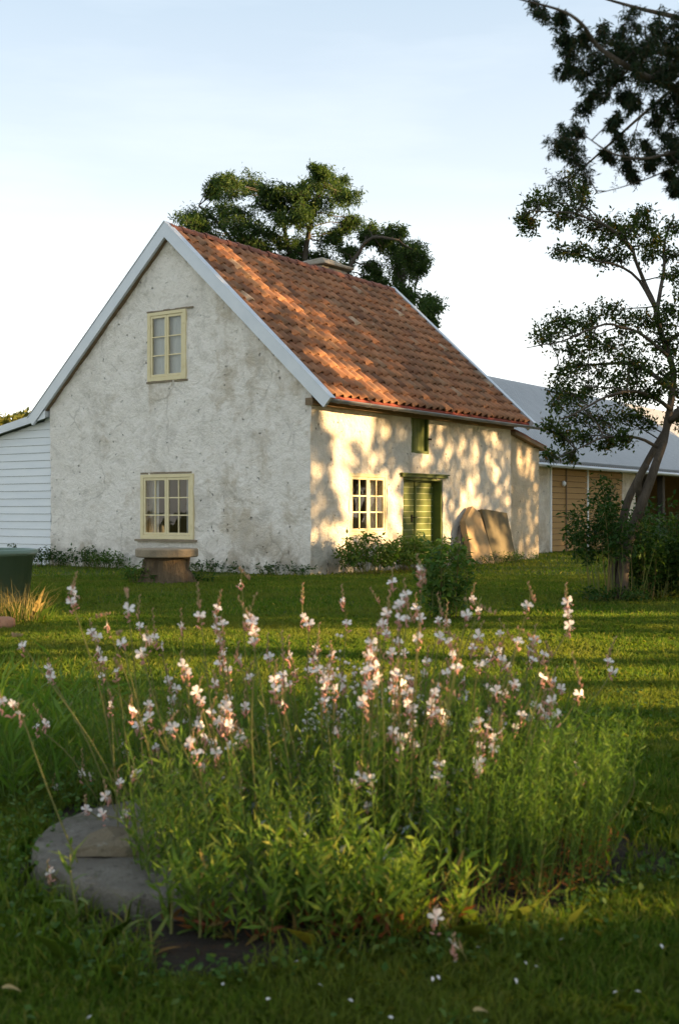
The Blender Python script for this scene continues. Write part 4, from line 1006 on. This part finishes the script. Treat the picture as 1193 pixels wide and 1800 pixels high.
# ------------------------------------------------------------------ planting in the bed
def wand_foliage(name, label, n, region, hmin, hmax, per, leaf, aspect, m, lean=.12, base_m=None, seed=1):
    pts = []; ax = []; Vst = MB(); low = []; lax = []
    for _ in range(n):
        x, y = region(); h = random.uniform(hmin, hmax)*random.uniform(.75, 1.0)
        d = Vector((x-BED[0], y-BED[1], 0))*lean*1.2 + Vector((random.gauss(0, lean), random.gauss(0, lean), 0))
        b = Vector((x, y, .0)); e = b+Vector((d.x*h, d.y*h, h)); p = bend(b, e, 4, .03)
        Vst.tube(p, lin(.0030, .0012, 5), 3, cap=False)
        for k in range(per):
            t = 4*(.06+.94*(k+random.random())/per); i = min(3, int(t)); q = p[i].lerp(p[i+1], t-i); a = random.uniform(0, 6.283)
            dr = (math.cos(a)*.75, math.sin(a)*.75, .85)
            if base_m and t < 1.0 and random.random() < .75: low.append(tuple(q)); lax.append(dr)
            else: pts.append(tuple(q)); ax.append(dr)
    V, Q = leaf_quads(np.array(pts), leaf, aspect, 0, .2, np.array(ax)*1.6)
    mi = np.zeros(len(Q), int); sv = np.array(Vst.v); nv = len(V)
    sq = np.array([f for f in Vst.f]) + nv
    Vall = [V, sv]; Qall = [Q, sq]; mall = [mi, np.full(len(sq), 1)]
    if low:
        V2, Q2 = leaf_quads(np.array(low), leaf, aspect*1.2, .2, .2, np.array(lax)); Vall.append(V2); Qall.append(Q2+nv+len(sv)); mall.append(np.full(len(Q2), 2))
    o = link(name, np_mesh(name, np.concatenate(Vall), np.concatenate(Qall), [m, M['wand'], base_m or m], np.concatenate(mall)))
    return tag(o, label, 'foliage', kind='stuff')
def ell(cx, cy, rx, ry):
    def f():
        a = random.uniform(0, 6.283); r = math.sqrt(random.random()); return cx+rx*r*math.cos(a), cy+ry*r*math.sin(a)
    return f
wand_foliage('fine_foliage', 'dense fine-leaved green stems reddish at the foot filling the right of the bed', 900, ell(.44, 4.2, .50, .64), .34, .64, 34, .036, .11, M['fine'], .10, M['redleaf'])
wand_foliage('narrow_foliage', 'narrow-leaved green stems growing up behind the millstone', 640, ell(-.10, 4.8, .95, .38), .30, .66, 20, .06, .10, M['plant'], .12)
wand_foliage('arching_foliage', 'arching leafy stems covering the middle of the millstone', 470, ell(-.23, 3.92, .43, .56), .24, .54, 20, .048, .14, M['plant'], .11)
wand_foliage('front_foliage', 'leafy green stems spilling over the front edge of the bed', 130, ell(-.06, 3.40, .44, .15), .16, .36, 18, .062, .17, M['plant'], .22, M['redleaf'])
wand_foliage('strap_foliage', 'dark strap-leaved clump left of the millstone flowers', 110, ell(-1.35, 5.2, .40, .5), .25, .48, 8, .20, .07, M['fine'], .15)
V, Q = leaf_quads(np.array([(random.gauss(.02, .2), random.gauss(4.05, .22), random.uniform(.13, .24)) for _ in range(420)]), .05, .3, 0, .6)
sl_ = thing('silver_plant', 'silvery low plant spreading over the middle of the millstone', 'plant', (0, 0, 0)); link('foliage', np_mesh('foliage', V, Q, M['silver']), sl_)

# broad leaf shoots at the front, each leaf its own part
def leaf_mesh(L, wd, curl):
    mb = MB(); n__ = 7; vs = []
    for i in range(n__):
        t = i/(n__-1); hw = wd*math.sin(math.pi*min(1, .06+.94*t))**.7*(1-.2*t); x = L*t; z = -curl*L*t*t
        vs += [(x, -hw, z+hw*.35), (x, 0, z), (x, hw, z+hw*.35)]
    fs = []
    for i in range(n__-1): fs += [(3*i, 3*i+3, 3*i+4, 3*i+1), (3*i+1, 3*i+4, 3*i+5, 3*i+2)]
    mb.add(vs, fs); return mb.mesh('leaf', M['plantobj'], True)
LM = [leaf_mesh(.095, .0085, .25), leaf_mesh(.08, .010, .5), leaf_mesh(.11, .0095, -.12), leaf_mesh(.065, .008, .15)]
shoots = [((520, 1640), (508, 1425), 'tallest bright leafy shoot at the middle front of the bed'), ((455, 1630), (440, 1480), 'leafy shoot just left of the tallest front shoot'),
          ((470, 1640), (395, 1500), 'leafy shoot arching left over the front of the bed'), ((560, 1640), (600, 1450), 'leafy shoot just right of the tallest front shoot'),
          ((600, 1650), (585, 1560), 'short leafy shoot at the front centre of the bed'), ((140, 1645), (125, 1485), 'single leafy shoot in front of the millstone rim at left'),
          ((215, 1680), (222, 1590), 'small leafy shoot on bare soil below the millstone'), ((265, 1690), (262, 1620), 'small bare-stemmed shoot on the soil below the millstone'),
          ((300, 1660), (305, 1550), 'leafy shoot at the lower front rim of the millstone'), ((350, 1660), (365, 1520), 'leafy shoot covering the lower right of the millstone'),
          ((410, 1660), (340, 1620), 'shoot sprawling flat toward the left along the soil'), ((560, 1660), (690, 1650), 'long shoot lying along the front edge of the bed'),
          ((680, 1640), (660, 1500), 'leafy shoot with yellow leaves right of front centre'), ((745, 1630), (790, 1530), 'yellowish shoot before the fine reddish stems'),
          ((820, 1640), (800, 1530), 'leafy shoot amid the reddish stems at right'), ((940, 1600), (960, 1480), 'leafy shoot at the right end of the bed'),
          ((640, 1660), (560, 1610), 'broad-leaved shoot leaning left at front centre')]
for (bx, by), (tx, ty), lab in shoots:
    Yb = F*CAM_H/(by-CY); b = P(bx, by, Yb); o = thing('leafy_shoot', lab, 'plant', b)
    e = P(tx, ty, Yb+random.uniform(-.05, .12))-b
    p = bend((0, 0, 0), e, 6, .06, .06); mb = MB(); mb.tube(p, lin(.005, .0018, 7), 5); mb.build('stem', M['stem'], o)
    nl = 9 if e.length < .2 else 16
    for k in range(nl):
        t = 6*(.05+.95*k/(nl-1)); i = min(5, int(t)); q = p[i].lerp(p[i+1], t-i); up = (p[i+1]-p[i]).normalized()
        lf = link('leaf', LM[random.randrange(4)], o); a = k*2.4+random.uniform(-.4, .4)
        d = (Vector((math.cos(a), math.sin(a), .25)) + up*random.uniform(.2, .9)).normalized()
        lf.rotation_euler = d.to_track_quat('X', 'Z').to_euler(); lf.location = q; s_ = random.uniform(.7, 1.15)*(1.0-.45*k/nl); lf.scale = (s_, s_, s_)
# curved trailing stem at right
o = thing('trailing_stem', 'pale curved stem arching up at the right end of the bed', 'plant', P(1052, 1456, 4.3)); b = P(1052, 1456, 4.3)
b.z = 0; o.location = b
pth = smooth_path([Vector((0, 0, 0)), P(1052, 1456, 4.3)-b, P(1080, 1435, 4.3)-b, P(1105, 1405, 4.3)-b, P(1114, 1375, 4.3)-b, P(1104, 1355, 4.3)-b], 5); mb = MB(); mb.tube(pth, lin(.006, .003, len(pth)), 5); mb.build('stem', M['stem'], o)
for k in range(7, len(pth), 2):
    lf = link('leaf', LM[3], o); lf.location = pth[k]; lf.rotation_euler = Vector((math.sin(k*2.1), .3, .8)).to_track_quat('X', 'Z').to_euler(); lf.scale = (.5, .5, .5)

# white butterfly flowers on tall wands
def flower_mesh(var):
    r_ = random.Random(var); mb = MB()
    for a in (-78, -27, 27, 78):
        a = R(a+r_.uniform(-12, 12)); tilt = r_.uniform(-.1, .45); L = .025*r_.uniform(.8, 1.1); W = L*.27
        prof = [(0.06, .10), (.35, .55), (.7, 1.0), (.92, .7), (1.0, 0.15)]
        d = Vector((math.sin(a), 0, math.cos(a))); s_ = Vector((math.cos(a), 0, -math.sin(a))); vs = []
        for (t, q) in prof:
            c = d*L*t + Vector((0, -1, 0))*(tilt*L*t - .25*L*t*t)
            vs += [c - s_*W*q + Vector((0, -.12*W*q, 0)), c + s_*W*q + Vector((0, -.12*W*q, 0))]
        mb.add(vs, [(2*i, 2*i+2, 2*i+3, 2*i+1) for i in range(4)], 0)
    mb.tube([(0, .0, 0), (0, .006, -.008), (0, .012, -.02)], [.003, .0028, .0018], 5, 1)
    for i in range(5):
        a = R(r_.uniform(-70, 70)); e = Vector((math.sin(a)*.016, -.012, -.012*math.cos(a)-.004))
        mb.tube([(0, -.002, 0), e*.6+Vector((0, -.004, 0)), e], .0006, 3, 0); mb.box(e-Vector((.0012,)*3), e+Vector((.0012,)*3), 1)
    return mb.mesh('flower', [M['petal'], M['calyx']])
FM = [flower_mesh(i) for i in range(6)]
def bud_mesh(var):
    r_ = random.Random(50+var); mb = MB(); L = r_.uniform(.014, .022)
    for k in range(1): mb.tube([(0, 0, 0), (0, 0, L*.35), (0, 0, L*.75), (0, 0, L)], [.0012, .0030, .0028, .0006], 5)
    return mb.mesh('bud', M['calyx'], True)
BM = [bud_mesh(i) for i in range(3)]
# (tip of the spike, open flowers), as read off the photograph; depth is chosen inside the bed
W = [((135, 1008), (126, 1038), (132, 1048), (126, 1060)), ((224, 1052), (226, 1072)), ((246, 1048), (246, 1101)), ((192, 1080), (189, 1099)), ((158, 1090), (161, 1111), (171, 1120)),
 ((213, 1112), (215, 1132)), ((268, 1072), (272, 1121), (283, 1136)), ((256, 1105), (259, 1126), (249, 1149)), ((347, 1028), (351, 1083)), ((374, 1082), (380, 1106), (385, 1126)),
 ((420, 1000), (424, 1025)), ((418, 1052), (443, 1096), (448, 1111)), ((450, 1046), (437, 1088), (445, 1128)), ((532, 1028), (533, 1086), (543, 1098)), ((561, 1098), (556, 1141), (551, 1161)),
 ((580, 1130), (583, 1153), (568, 1186)), ((38, 1118), (40, 1136)), ((84, 1160), (86, 1176), (90, 1191)), ((168, 1128), (173, 1146), (181, 1161)), ((181, 1166), (181, 1189)), ((200, 1160), (204, 1181)),
 ((318, 1148), (322, 1171), (330, 1184)), ((392, 1120), (392, 1151), (387, 1168), (400, 1178)), ((420, 1130), (420, 1158)), ((444, 1165), (440, 1191)), ((471, 1115), (473, 1156)), ((495, 1112), (498, 1186)),
 ((507, 1120), (510, 1153)), ((292, 1170), (297, 1196), (310, 1211)), ((306, 1190), (304, 1231)), ((-6, 1212), (5, 1234), (23, 1239), (35, 1256)), ((58, 1240), (65, 1277), (80, 1274)), ((190, 1215), (194, 1239)),
 ((230, 1225), (234, 1251)), ((264, 1212), (262, 1239), (262, 1261)), ((240, 1250), (244, 1277)), ((293, 1262), (297, 1289)), ((324, 1240), (327, 1269)), ((349, 1235), (349, 1264), (347, 1276)),
 ((395, 1215), (397, 1246), (402, 1277)), ((430, 1215), (432, 1244)), ((208, 1285), (214, 1307), (221, 1327)), ((272, 1290), (274, 1314), (267, 1334)), ((250, 1300), (254, 1324)), ((372, 1280), (372, 1307)),
 ((359, 1302), (361, 1327)), ((235, 1335), (239, 1360)), ((390, 1345), (387, 1370)), ((306, 1335), (309, 1360)), ((144, 1318), (146, 1360), (161, 1365)), ((96, 1362), (101, 1387)), ((208, 1355), (211, 1377)), ((362, 1370), (365, 1392)),
 ((182, 1375), (186, 1400), (181, 1431)), ((218, 1405), (221, 1433)), ((150, 1400), (153, 1423), (191, 1448)), ((84, 1515), (88, 1536)), ((128, 1462), (131, 1483)), ((500, 1400), (503, 1426)), ((588, 1420), (591, 1446)),
 ((600, 1030), (602, 1056), (609, 1096)), ((690, 1000), (689, 1024), (708, 1059)), ((732, 978), (738, 1001), (741, 1018)), ((682, 1052), (680, 1079), (666, 1099)), ((650, 1035), (680, 1102)), ((712, 1062), (715, 1088)),
 ((730, 1045), (732, 1070), (741, 1088)), ((737, 1100), (735, 1123)), ((655, 1120), (657, 1143)), ((690, 1125), (689, 1149)), ((768, 1045), (770, 1091)), ((786, 1062), (785, 1094)), ((834, 1028), (831, 1053), (840, 1073)), ((815, 1055), (820, 1082)),
 ((927, 1026), (927, 1065)), ((994, 1028), (997, 1059), (998, 1079), (1000, 1100)), ((876, 1090), (878, 1114)), ((864, 1130), (866, 1152)), ((908, 1105), (910, 1128)), ((941, 1100), (939, 1126), (930, 1143)), ((930, 1120), (936, 1160)),
 ((958, 1130), (956, 1152)), ((955, 1165), (953, 1192)), ((829, 1118), (831, 1140), (854, 1166)), ((788, 1102), (790, 1128), (796, 1152)), ((800, 1135), (802, 1175)), ((770, 1100), (773, 1122)), ((752, 1138), (750, 1163), (747, 1184)), ((783, 1160), (785, 1184)),
 ((1081, 1122), (1069, 1163), (1076, 1181)), ((1004, 1150), (1017, 1221)), ((906, 1185), (904, 1210)), ((868, 1192), (872, 1216)), ((957, 1235), (959, 1262), (965, 1277)), ((880, 1262), (880, 1288)), ((815, 1262), (817, 1288)),
 ((754, 1230), (756, 1256)), ((783, 1230), (785, 1256), (787, 1274)), ((803, 1330), (805, 1358)), ((889, 1362), (888, 1390), (884, 1400)), ((661, 1315), (663, 1340)), ((612, 1302), (610, 1329)), ((600, 1335), (602, 1358)), ((637, 1205), (639, 1233)), ((657, 1178), (657, 1204)),
 ((697, 1205), (697, 1230)), ((722, 1225), (724, 1250)), ((640, 1150), (648, 1210)), ((620, 1180), (628, 1243)), ((1104, 1445), (1101, 1466)), ((766, 1596), (766, 1614)), ((797, 1645), (797, 1662))]
r2 = random.Random(11)
for w_ in [q for q in W for _ in range(2)]:
    if 330 < w_[0][0] < 960 and w_[0][1] < 1330 and r2.random() < .9:
        dx, dy = r2.uniform(-75, 75), r2.uniform(25, 240) if w_[0][1] < 1150 else r2.uniform(-50, 60); tp = (round(w_[0][0]+dx, 1), round(w_[0][1]+dy, 1)); q = []; y_ = tp[1]+r2.uniform(20, 32); x_ = tp[0]
        for _ in range(r2.choice((1, 2, 2, 3))): q.append((round(x_+r2.uniform(-9, 9), 1), round(y_, 1))); y_ += r2.uniform(12, 26)
        W.append((tp, *q))
ZON = [('gable wall', lambda x, y: y < 1012 and x < 545), ('shrubs by the cottage', lambda x, y: y < 1036 and 560 < x < 740), ('tall dark plant', lambda x, y: y < 1098 and 740 <= x < 830),
       ('soil and front lawn', lambda x, y: y > 1500), ('the millstone', lambda x, y: y > 1340 and x < 420), ('dense green stems', lambda x, y: y > 1290),
       ('far lawn before the gable', lambda x, y: y < 1120 and x < 545), ('near lawn before the gable', lambda x, y: x < 545),
       ('far lawn before green door', lambda x, y: y < 1150 and x < 800), ('near lawn before green door', lambda x, y: x < 800), ('lawn before the barn', lambda x, y: True)]
ONES = ['first', 'second', 'third', 'fourth', 'fifth', 'sixth', 'seventh', 'eighth', 'ninth']
NUMW = ONES + ['tenth', 'eleventh', 'twelfth', 'thirteenth', 'fourteenth', 'fifteenth', 'sixteenth', 'seventeenth', 'eighteenth', 'nineteenth']
for q in ('twent', 'thirt', 'fort', 'fift', 'sixt', 'sevent', 'eight', 'ninet'): NUMW += [q+'ieth'] + [q+'y-'+e for e in ONES]
CNT = {1: 'one', 2: 'two', 3: 'three', 4: 'four'}
zone_of = {}
for w_ in W:
    for zn, f in ZON:
        if f(*w_[0]): zone_of.setdefault(zn, []).append(w_); break
rank = {}
for zn, ws in zone_of.items():
    for k, w_ in enumerate(sorted(ws, key=lambda q: q[0][0])): rank[w_] = (zn, k, len(ws))
for w_ in W:
    tip, fl = w_[0], w_[1:]
    zn, k, tot = rank[w_]
    lab = f"{CNT[len(fl)]}-blossom white flower wand, " + (f"the only one tipped against {zn}" if tot == 1 else f"{NUMW[k]} from left tipped against {zn}")
    for _ in range(60):
        lowp = max(q[1] for q in w_)
        if lowp > 1500: Yd = F*CAM_H/(lowp-CY+60)
        else: Yd = random.uniform(3.75, 5.05)
        t3 = P(*tip, Yd); z = t3.z; lean = random.uniform(.10, .38)
        bx = t3.x + (BED[0]+.1-t3.x)*lean*random.uniform(.6, 1.2); by = Yd+random.uniform(-.06, .06)
        if in_bed(bx, by, -.12): break
    else:
        a = math.atan2((Yd-BED[1])/BED[3], (t3.x-BED[0])/BED[2]); bx, by = BED[0]+BED[2]*.82*math.cos(a), BED[1]+BED[3]*.82*math.sin(a)
        if abs(by-Yd) > .4: by = Yd
    if lowp > 1500: bx, by = t3.x+.05, Yd+.05
    base = Vector((bx, by, 0)); o = thing('flower_wand', lab, 'flower', base, 0, 'white flower wands rising from the bed')
    pf = sorted([P(*q, Yd+random.uniform(-.02, .02)) for q in fl], key=lambda q: q.z)
    ctrl = [Vector((0, 0, 0)), (t3-base)*.45 + Vector((0, 0, .06*z))]
    for q in pf: ctrl.append(q-base+Vector((random.uniform(-.004, .004), .012, -.006)))
    ctrl.append(t3-base)
    path = smooth_path(ctrl, 4); n__ = len(path); mb = MB(); mb.tube(path, lin(.0032, .0015, n__), 4)
    for kk in range(2, int(n__*.6)):         # a few narrow stem leaves
        q = path[kk]; a = random.uniform(0, 6.28); L = random.uniform(.02, .045); d = Vector((math.cos(a)*.8, math.sin(a)*.8, .8))*L; s_ = Vector((-math.sin(a), math.cos(a), 0))*L*.09
        mb.add([q, q+d*.5+s_, q+d, q+d*.5-s_], [(0, 1, 2, 3)])
    mb.build('stem', M['stem'], o)
    # spike of unopened buds at the tip
    mb = MB(); top = path[-1]; dn = (path[-2]-path[-1]); dn = dn.normalized() if dn.length > 1e-6 else Vector((0, 0, -1)); Ls = random.uniform(.06, .12)
    for kk in range(11):
        q = top+dn*Ls*kk/10; a = kk*2.4; d = Vector((math.cos(a)*.5, math.sin(a)*.5, 1)).normalized()*(.012+.008*kk/10); r_ = .0032+.0018*kk/10
        mb.tube([q, q+d*.5, q+d], [r_*.5, r_, .0004], 4, cap=False)
    mb.build('bud_spike', M['bud'], o)
    for q in pf:
        f_ = link('flower', FM[random.randrange(6)], o); f_.location = q-base; s_ = random.uniform(.78, 1.08)
        f_.scale = (s_, s_, s_); f_.rotation_euler = (random.uniform(-.7, .3), random.uniform(-.5, .5), random.gauss(0, .9))
        for _ in range(random.randint(2, 4)):
            b_ = link('bud', BM[random.randrange(3)], o); b_.location = q-base+Vector((random.uniform(-.006, .006), .01, -random.uniform(.012, .05)))
            b_.rotation_euler = (random.uniform(-1.2, 1.2), random.uniform(-1.2, 1.2), 0); b_.scale = (random.uniform(.8, 1.3),)*3
# unopened spikes without flowers
# cloud of tiny white flowers
gy = thing('baby_breath', 'cloud of tiny white blossoms amid the flower wands', 'flower', (-.02, 4.6, 0)); mb = MB(); pts = []
for k in range(40):
    c = P(random.gauss(605, 62), random.gauss(1275, 48), 4.6+random.uniform(-.12, .12))-Vector((-.02, 4.6, 0)); q = bend((random.uniform(-.1, .1), random.uniform(-.08, .08), 0), c, 5, .05); mb.tube(q, lin(.002, .0008, 6), 3, cap=False)
    for _ in range(11):
        e = c+in_ball(.08); mb.tube([q[4].lerp(c, random.random()), e], .0006, 3, cap=False); pts.append(e)
mb.build('stem', M['stem'], gy); mb = MB()
for e in pts:
    r_ = random.uniform(.004, .0075); mb.lathe([(0, -r_), (r_*.8, -r_*.4), (r_, r_*.2), (r_*.5, r_*.8), (0, r_)], 6); nv = 30
    for i in range(len(mb.v)-30, len(mb.v)): mb.v[i] = tuple(Vector(mb.v[i])+e)
tag(mb.build('blossoms', M['petal'], gy), kind='stuff')

# petals and leaves fallen on the grass
pm_ = leaf_mesh(.014, .004, .3); pm_.materials.clear(); pm_.materials.append(M['petal']); pm_.name = 'petal'
for px, py in ((162, 1785), (468, 1757), (392, 1728), (612, 1757), (760, 1717), (802, 1690), (905, 1720), (940, 1698), (990, 1650), (1085, 1743), (1115, 1742), (838, 1665), (768, 1715), (690, 1790), (560, 1730), (1160, 1660), (920, 1690), (1010, 1540), (525, 1690)):
    Yp = F*(CAM_H-.045)/(py-CY); q = P(px, py, Yp); o = tag(link('fallen_petal', pm_), 'small pale petal fallen on the dark foreground grass', 'petal', 'petals fallen on the front lawn'); o.location = q; o.rotation_euler = (random.uniform(-.4, .4), random.uniform(-.4, .4), random.uniform(0, 6))
lm_ = leaf_mesh(.045, .012, .5); lm_.materials.clear(); lm_.materials.append(M['yellowleaf'])
for px, py, lab in ((4, 1737, 'yellow fallen leaf on grass at the bottom left corner'), (832, 1777, 'pale brown fallen leaf on grass near the bottom edge')):
    Yp = F*(CAM_H-.05)/(py-CY); o = tag(link('fallen_leaf', lm_), lab, 'leaf'); o.location = P(px, py, Yp); o.rotation_euler = (.1, -.1, .4)

# ------------------------------------------------------------------ tall trees on the sun's side: they cast the evening shade
TE = math.tan(R(SUN_EL)); ct, s_t = math.cos(R(SUN_TH)), math.sin(R(SUN_TH))
def sunpq(p): return (-p[0]*s_t+p[1]*ct, p[2]-TE*(p[0]*ct+p[1]*s_t))
gaps = []
def gap(p, rp, rq, k=1.0): a, b = sunpq(p); gaps.append((a, b, rp, rq, k))
def gw(px, py, rx, rz, k=1.0):                # a gap that lights a spot of the front wall
    a, z = fro(px, py); gap(house(a, 0, z), rx*1.12, rz*1.12, k)
for q in ((612, 750, .45, .5), (640, 760, .35, .45), (585, 735, .35, .3), (598, 800, .3, .4), (600, 850, .3, .4), (640, 880, .75, .55), (680, 930, .7, .35), (600, 940, .3, .3), (692, 880, .25, .5), (725, 850, .22, .25), (765, 900, .18, .55), (715, 808, .16, .2), (744, 810, .2, .22),
          (767, 748, .14, .3), (790, 795, .16, .25), (835, 790, .2, .25), (868, 780, .12, .5), (868, 830, .1, .4), (832, 850, .15, .5), (815, 880, .2, .3), (700, 960, .3, .3), (800, 950, .2, .4),
          (912, 800, .25, .3), (930, 815, .18, .35), (850, 960, .35, .6), (885, 960, .13, .6)): gw(*q)
def groof(px, py, rx, rz):
    # point of the roof slope under that pixel
    d = (P(px, py, 1.0)-cam.location); n_ = (G*-sa + Vector((0, 0, ca))); p0 = house(0, -OV, EZ); t = (p0-cam.location).dot(n_)/d.dot(n_)
    gap(cam.location+d*t, rx, rz)
gap(house(2.3, 1.6, 5.2), 1.9, 1.3, .56)
for q in ((400, 450, .25, .35), (440, 490, .3, .4), (480, 520, .35, .3), (515, 545, .3, .25), (560, 590, .3, .2), (560, 630, .5, .3), (600, 650, .6, .35), (640, 670, .5, .3), (660, 690, .35, .3), (590, 690, .4, .3)): groof(*q)
def gl_(px, py, rp, rq): Yg = F*CAM_H/(py-CY); gap(P(px, py, Yg), rp, rq)
for k in range(9): gl_(40+k*130, 1130+8*math.sin(k), .9, .42)
for k in range(8): gl_(60+k*130, 1185, .55, .36)
for k in range(6): gl_(640+k*100, 1225+k*4, .25, .3)
for k in range(4): gl_(900+k*90, 1295, .13, .16)
for k in range(5): gl_(880+k*70, 1085, .4, .16)
gl_(20, 1090, .6, .35); gl_(60, 1130, .5, .3)
for px, py, Yd, rp, rq in ((440, 1100, 4.5, .10, .10), (560, 1130, 4.5, .14, .12), (690, 1090, 4.5, .10, .08), (800, 1100, 4.4, .12, .1), (930, 1110, 4.5, .10, .1), (510, 1500, 3.6, .06, .16), (420, 1560, 3.5, .05, .07), (250, 1380, 4.4, .07, .09), (720, 1560, 3.6, .05, .06), (300, 1250, 4.6, .06, .10), (1110, 950, 16.1, .15, .35), (1090, 1000, 16.1, .12, .2), (640, 1200, 4.7, .2, .1), (1100, 1390, 4.3, .06, .08)):
    gap(P(px, py, Yd), rp, rq)
gap((-.1, 4.2, .36), .95, .6, .83); gap((.1, 4.7, .8), .8, .4, .86); gap(house(4.0, 0, 1.6), 4.5, 2.0, .60); gap((0, 10.0, 0), 2.4, .95, .88); gap((-.05, 3.45, .28), .3, .3, .9); gap((3, 8, 0), .8, .5, .6)
GA = np.array(gaps)
def shade_tree(loc, cz, rx, ry, rz, n, size, label):
    o = thing('shade_tree', label, 'tree', loc)
    x, y, z = rng.normal(size=(3, n)); l = np.sqrt(x*x+y*y+z*z); r = rng.random(n)**(1/2.4); pts = np.stack([x/l*r*rx, y/l*r*ry, z/l*r*rz+cz], 1)
    wv = pts+np.array(loc)
    p, q = -wv[:, 0]*s_t+wv[:, 1]*ct, wv[:, 2]-TE*(wv[:, 0]*ct+wv[:, 1]*s_t)
    sc_ = np.zeros(n)
    for a, b, rp, rq, k in GA:
        m_ = (abs(p-a) < 2.2*rp+.2) & (abs(q-b) < 2.2*rq+.2); d2 = ((p[m_]-a)/rp)**2+((q[m_]-b)/rq)**2; sc_[m_] = np.maximum(sc_[m_], k*np.exp(-.55*d2**1.5))
    keep = rng.random(n)*.75+.12 > sc_
    pts = pts[keep]
    link('crown', crown_mesh('crown', pts, size, M['shade'], aspect=.7, up=.2), o)
    mb = MB(); mb.tube(bend((0, 0, -.1), (0, 0, cz), 6, .03), lin(.30, .12, 7), 10)
    for k in range(9):
        a = k*2.4; mb.tube(bend((0, 0, cz*(.55+.05*k)), (rx*.6*math.cos(a), ry*.6*math.sin(a), cz+rz*(-.3+.1*k)), 4, .08), lin(.09, .02, 5), 6)
    mb.build('trunk', M['bark'], o, smooth=True)
labs = ['broad leafy tree by the lawn beside the flower bed', 'broad leafy tree beyond the conifer at the lawn edge', 'broad leafy tree level with the middle of the lawn', 'broad leafy tree level with the fruit tree', 'tall leafy tree facing the cottage corner', 'tall leafy tree facing the green door', 'tall leafy tree facing the leaning slabs', 'tall leafy tree facing the barn doors', 'tall leafy tree facing the gap between cottage and barn', 'tall leafy tree facing the middle of the barn', 'tall leafy tree facing the far end of the barn']
for i, (x, y, cz, rx, ry, rz, n) in enumerate(((13.5, -1.5, 4.9, 2.2, 3.4, 4.3, 9000), (14.5, 2.6, 5.2, 2.2, 3.4, 4.6, 9000), (16.5, 7.4, 5.6, 2.4, 3.6, 4.7, 9000), (19, 12.5, 6.0, 2.5, 3.8, 5.0, 9500),
                                              (27, 17.0, 9.0, 2.8, 3.8, 6.4, 12000), (30, 21.6, 9.8, 3.0, 3.8, 7.0, 13000), (30.5, 26.0, 9.8, 3.0, 3.8, 7.0, 13000), (31.5, 31.0, 9.6, 3.0, 3.9, 6.9, 13000), (29, 34.2, 9.0, 3.0, 3.9, 6.9, 12000), (31, 37.2, 9.0, 3.2, 3.9, 6.9, 10000), (33, 43.0, 9.0, 3.2, 3.9, 6.9, 10000))):
    shade_tree((x, y, 0), cz, rx, ry, rz, n if y < 34 else 20000, .30 if y < 34 else .42, labs[i])
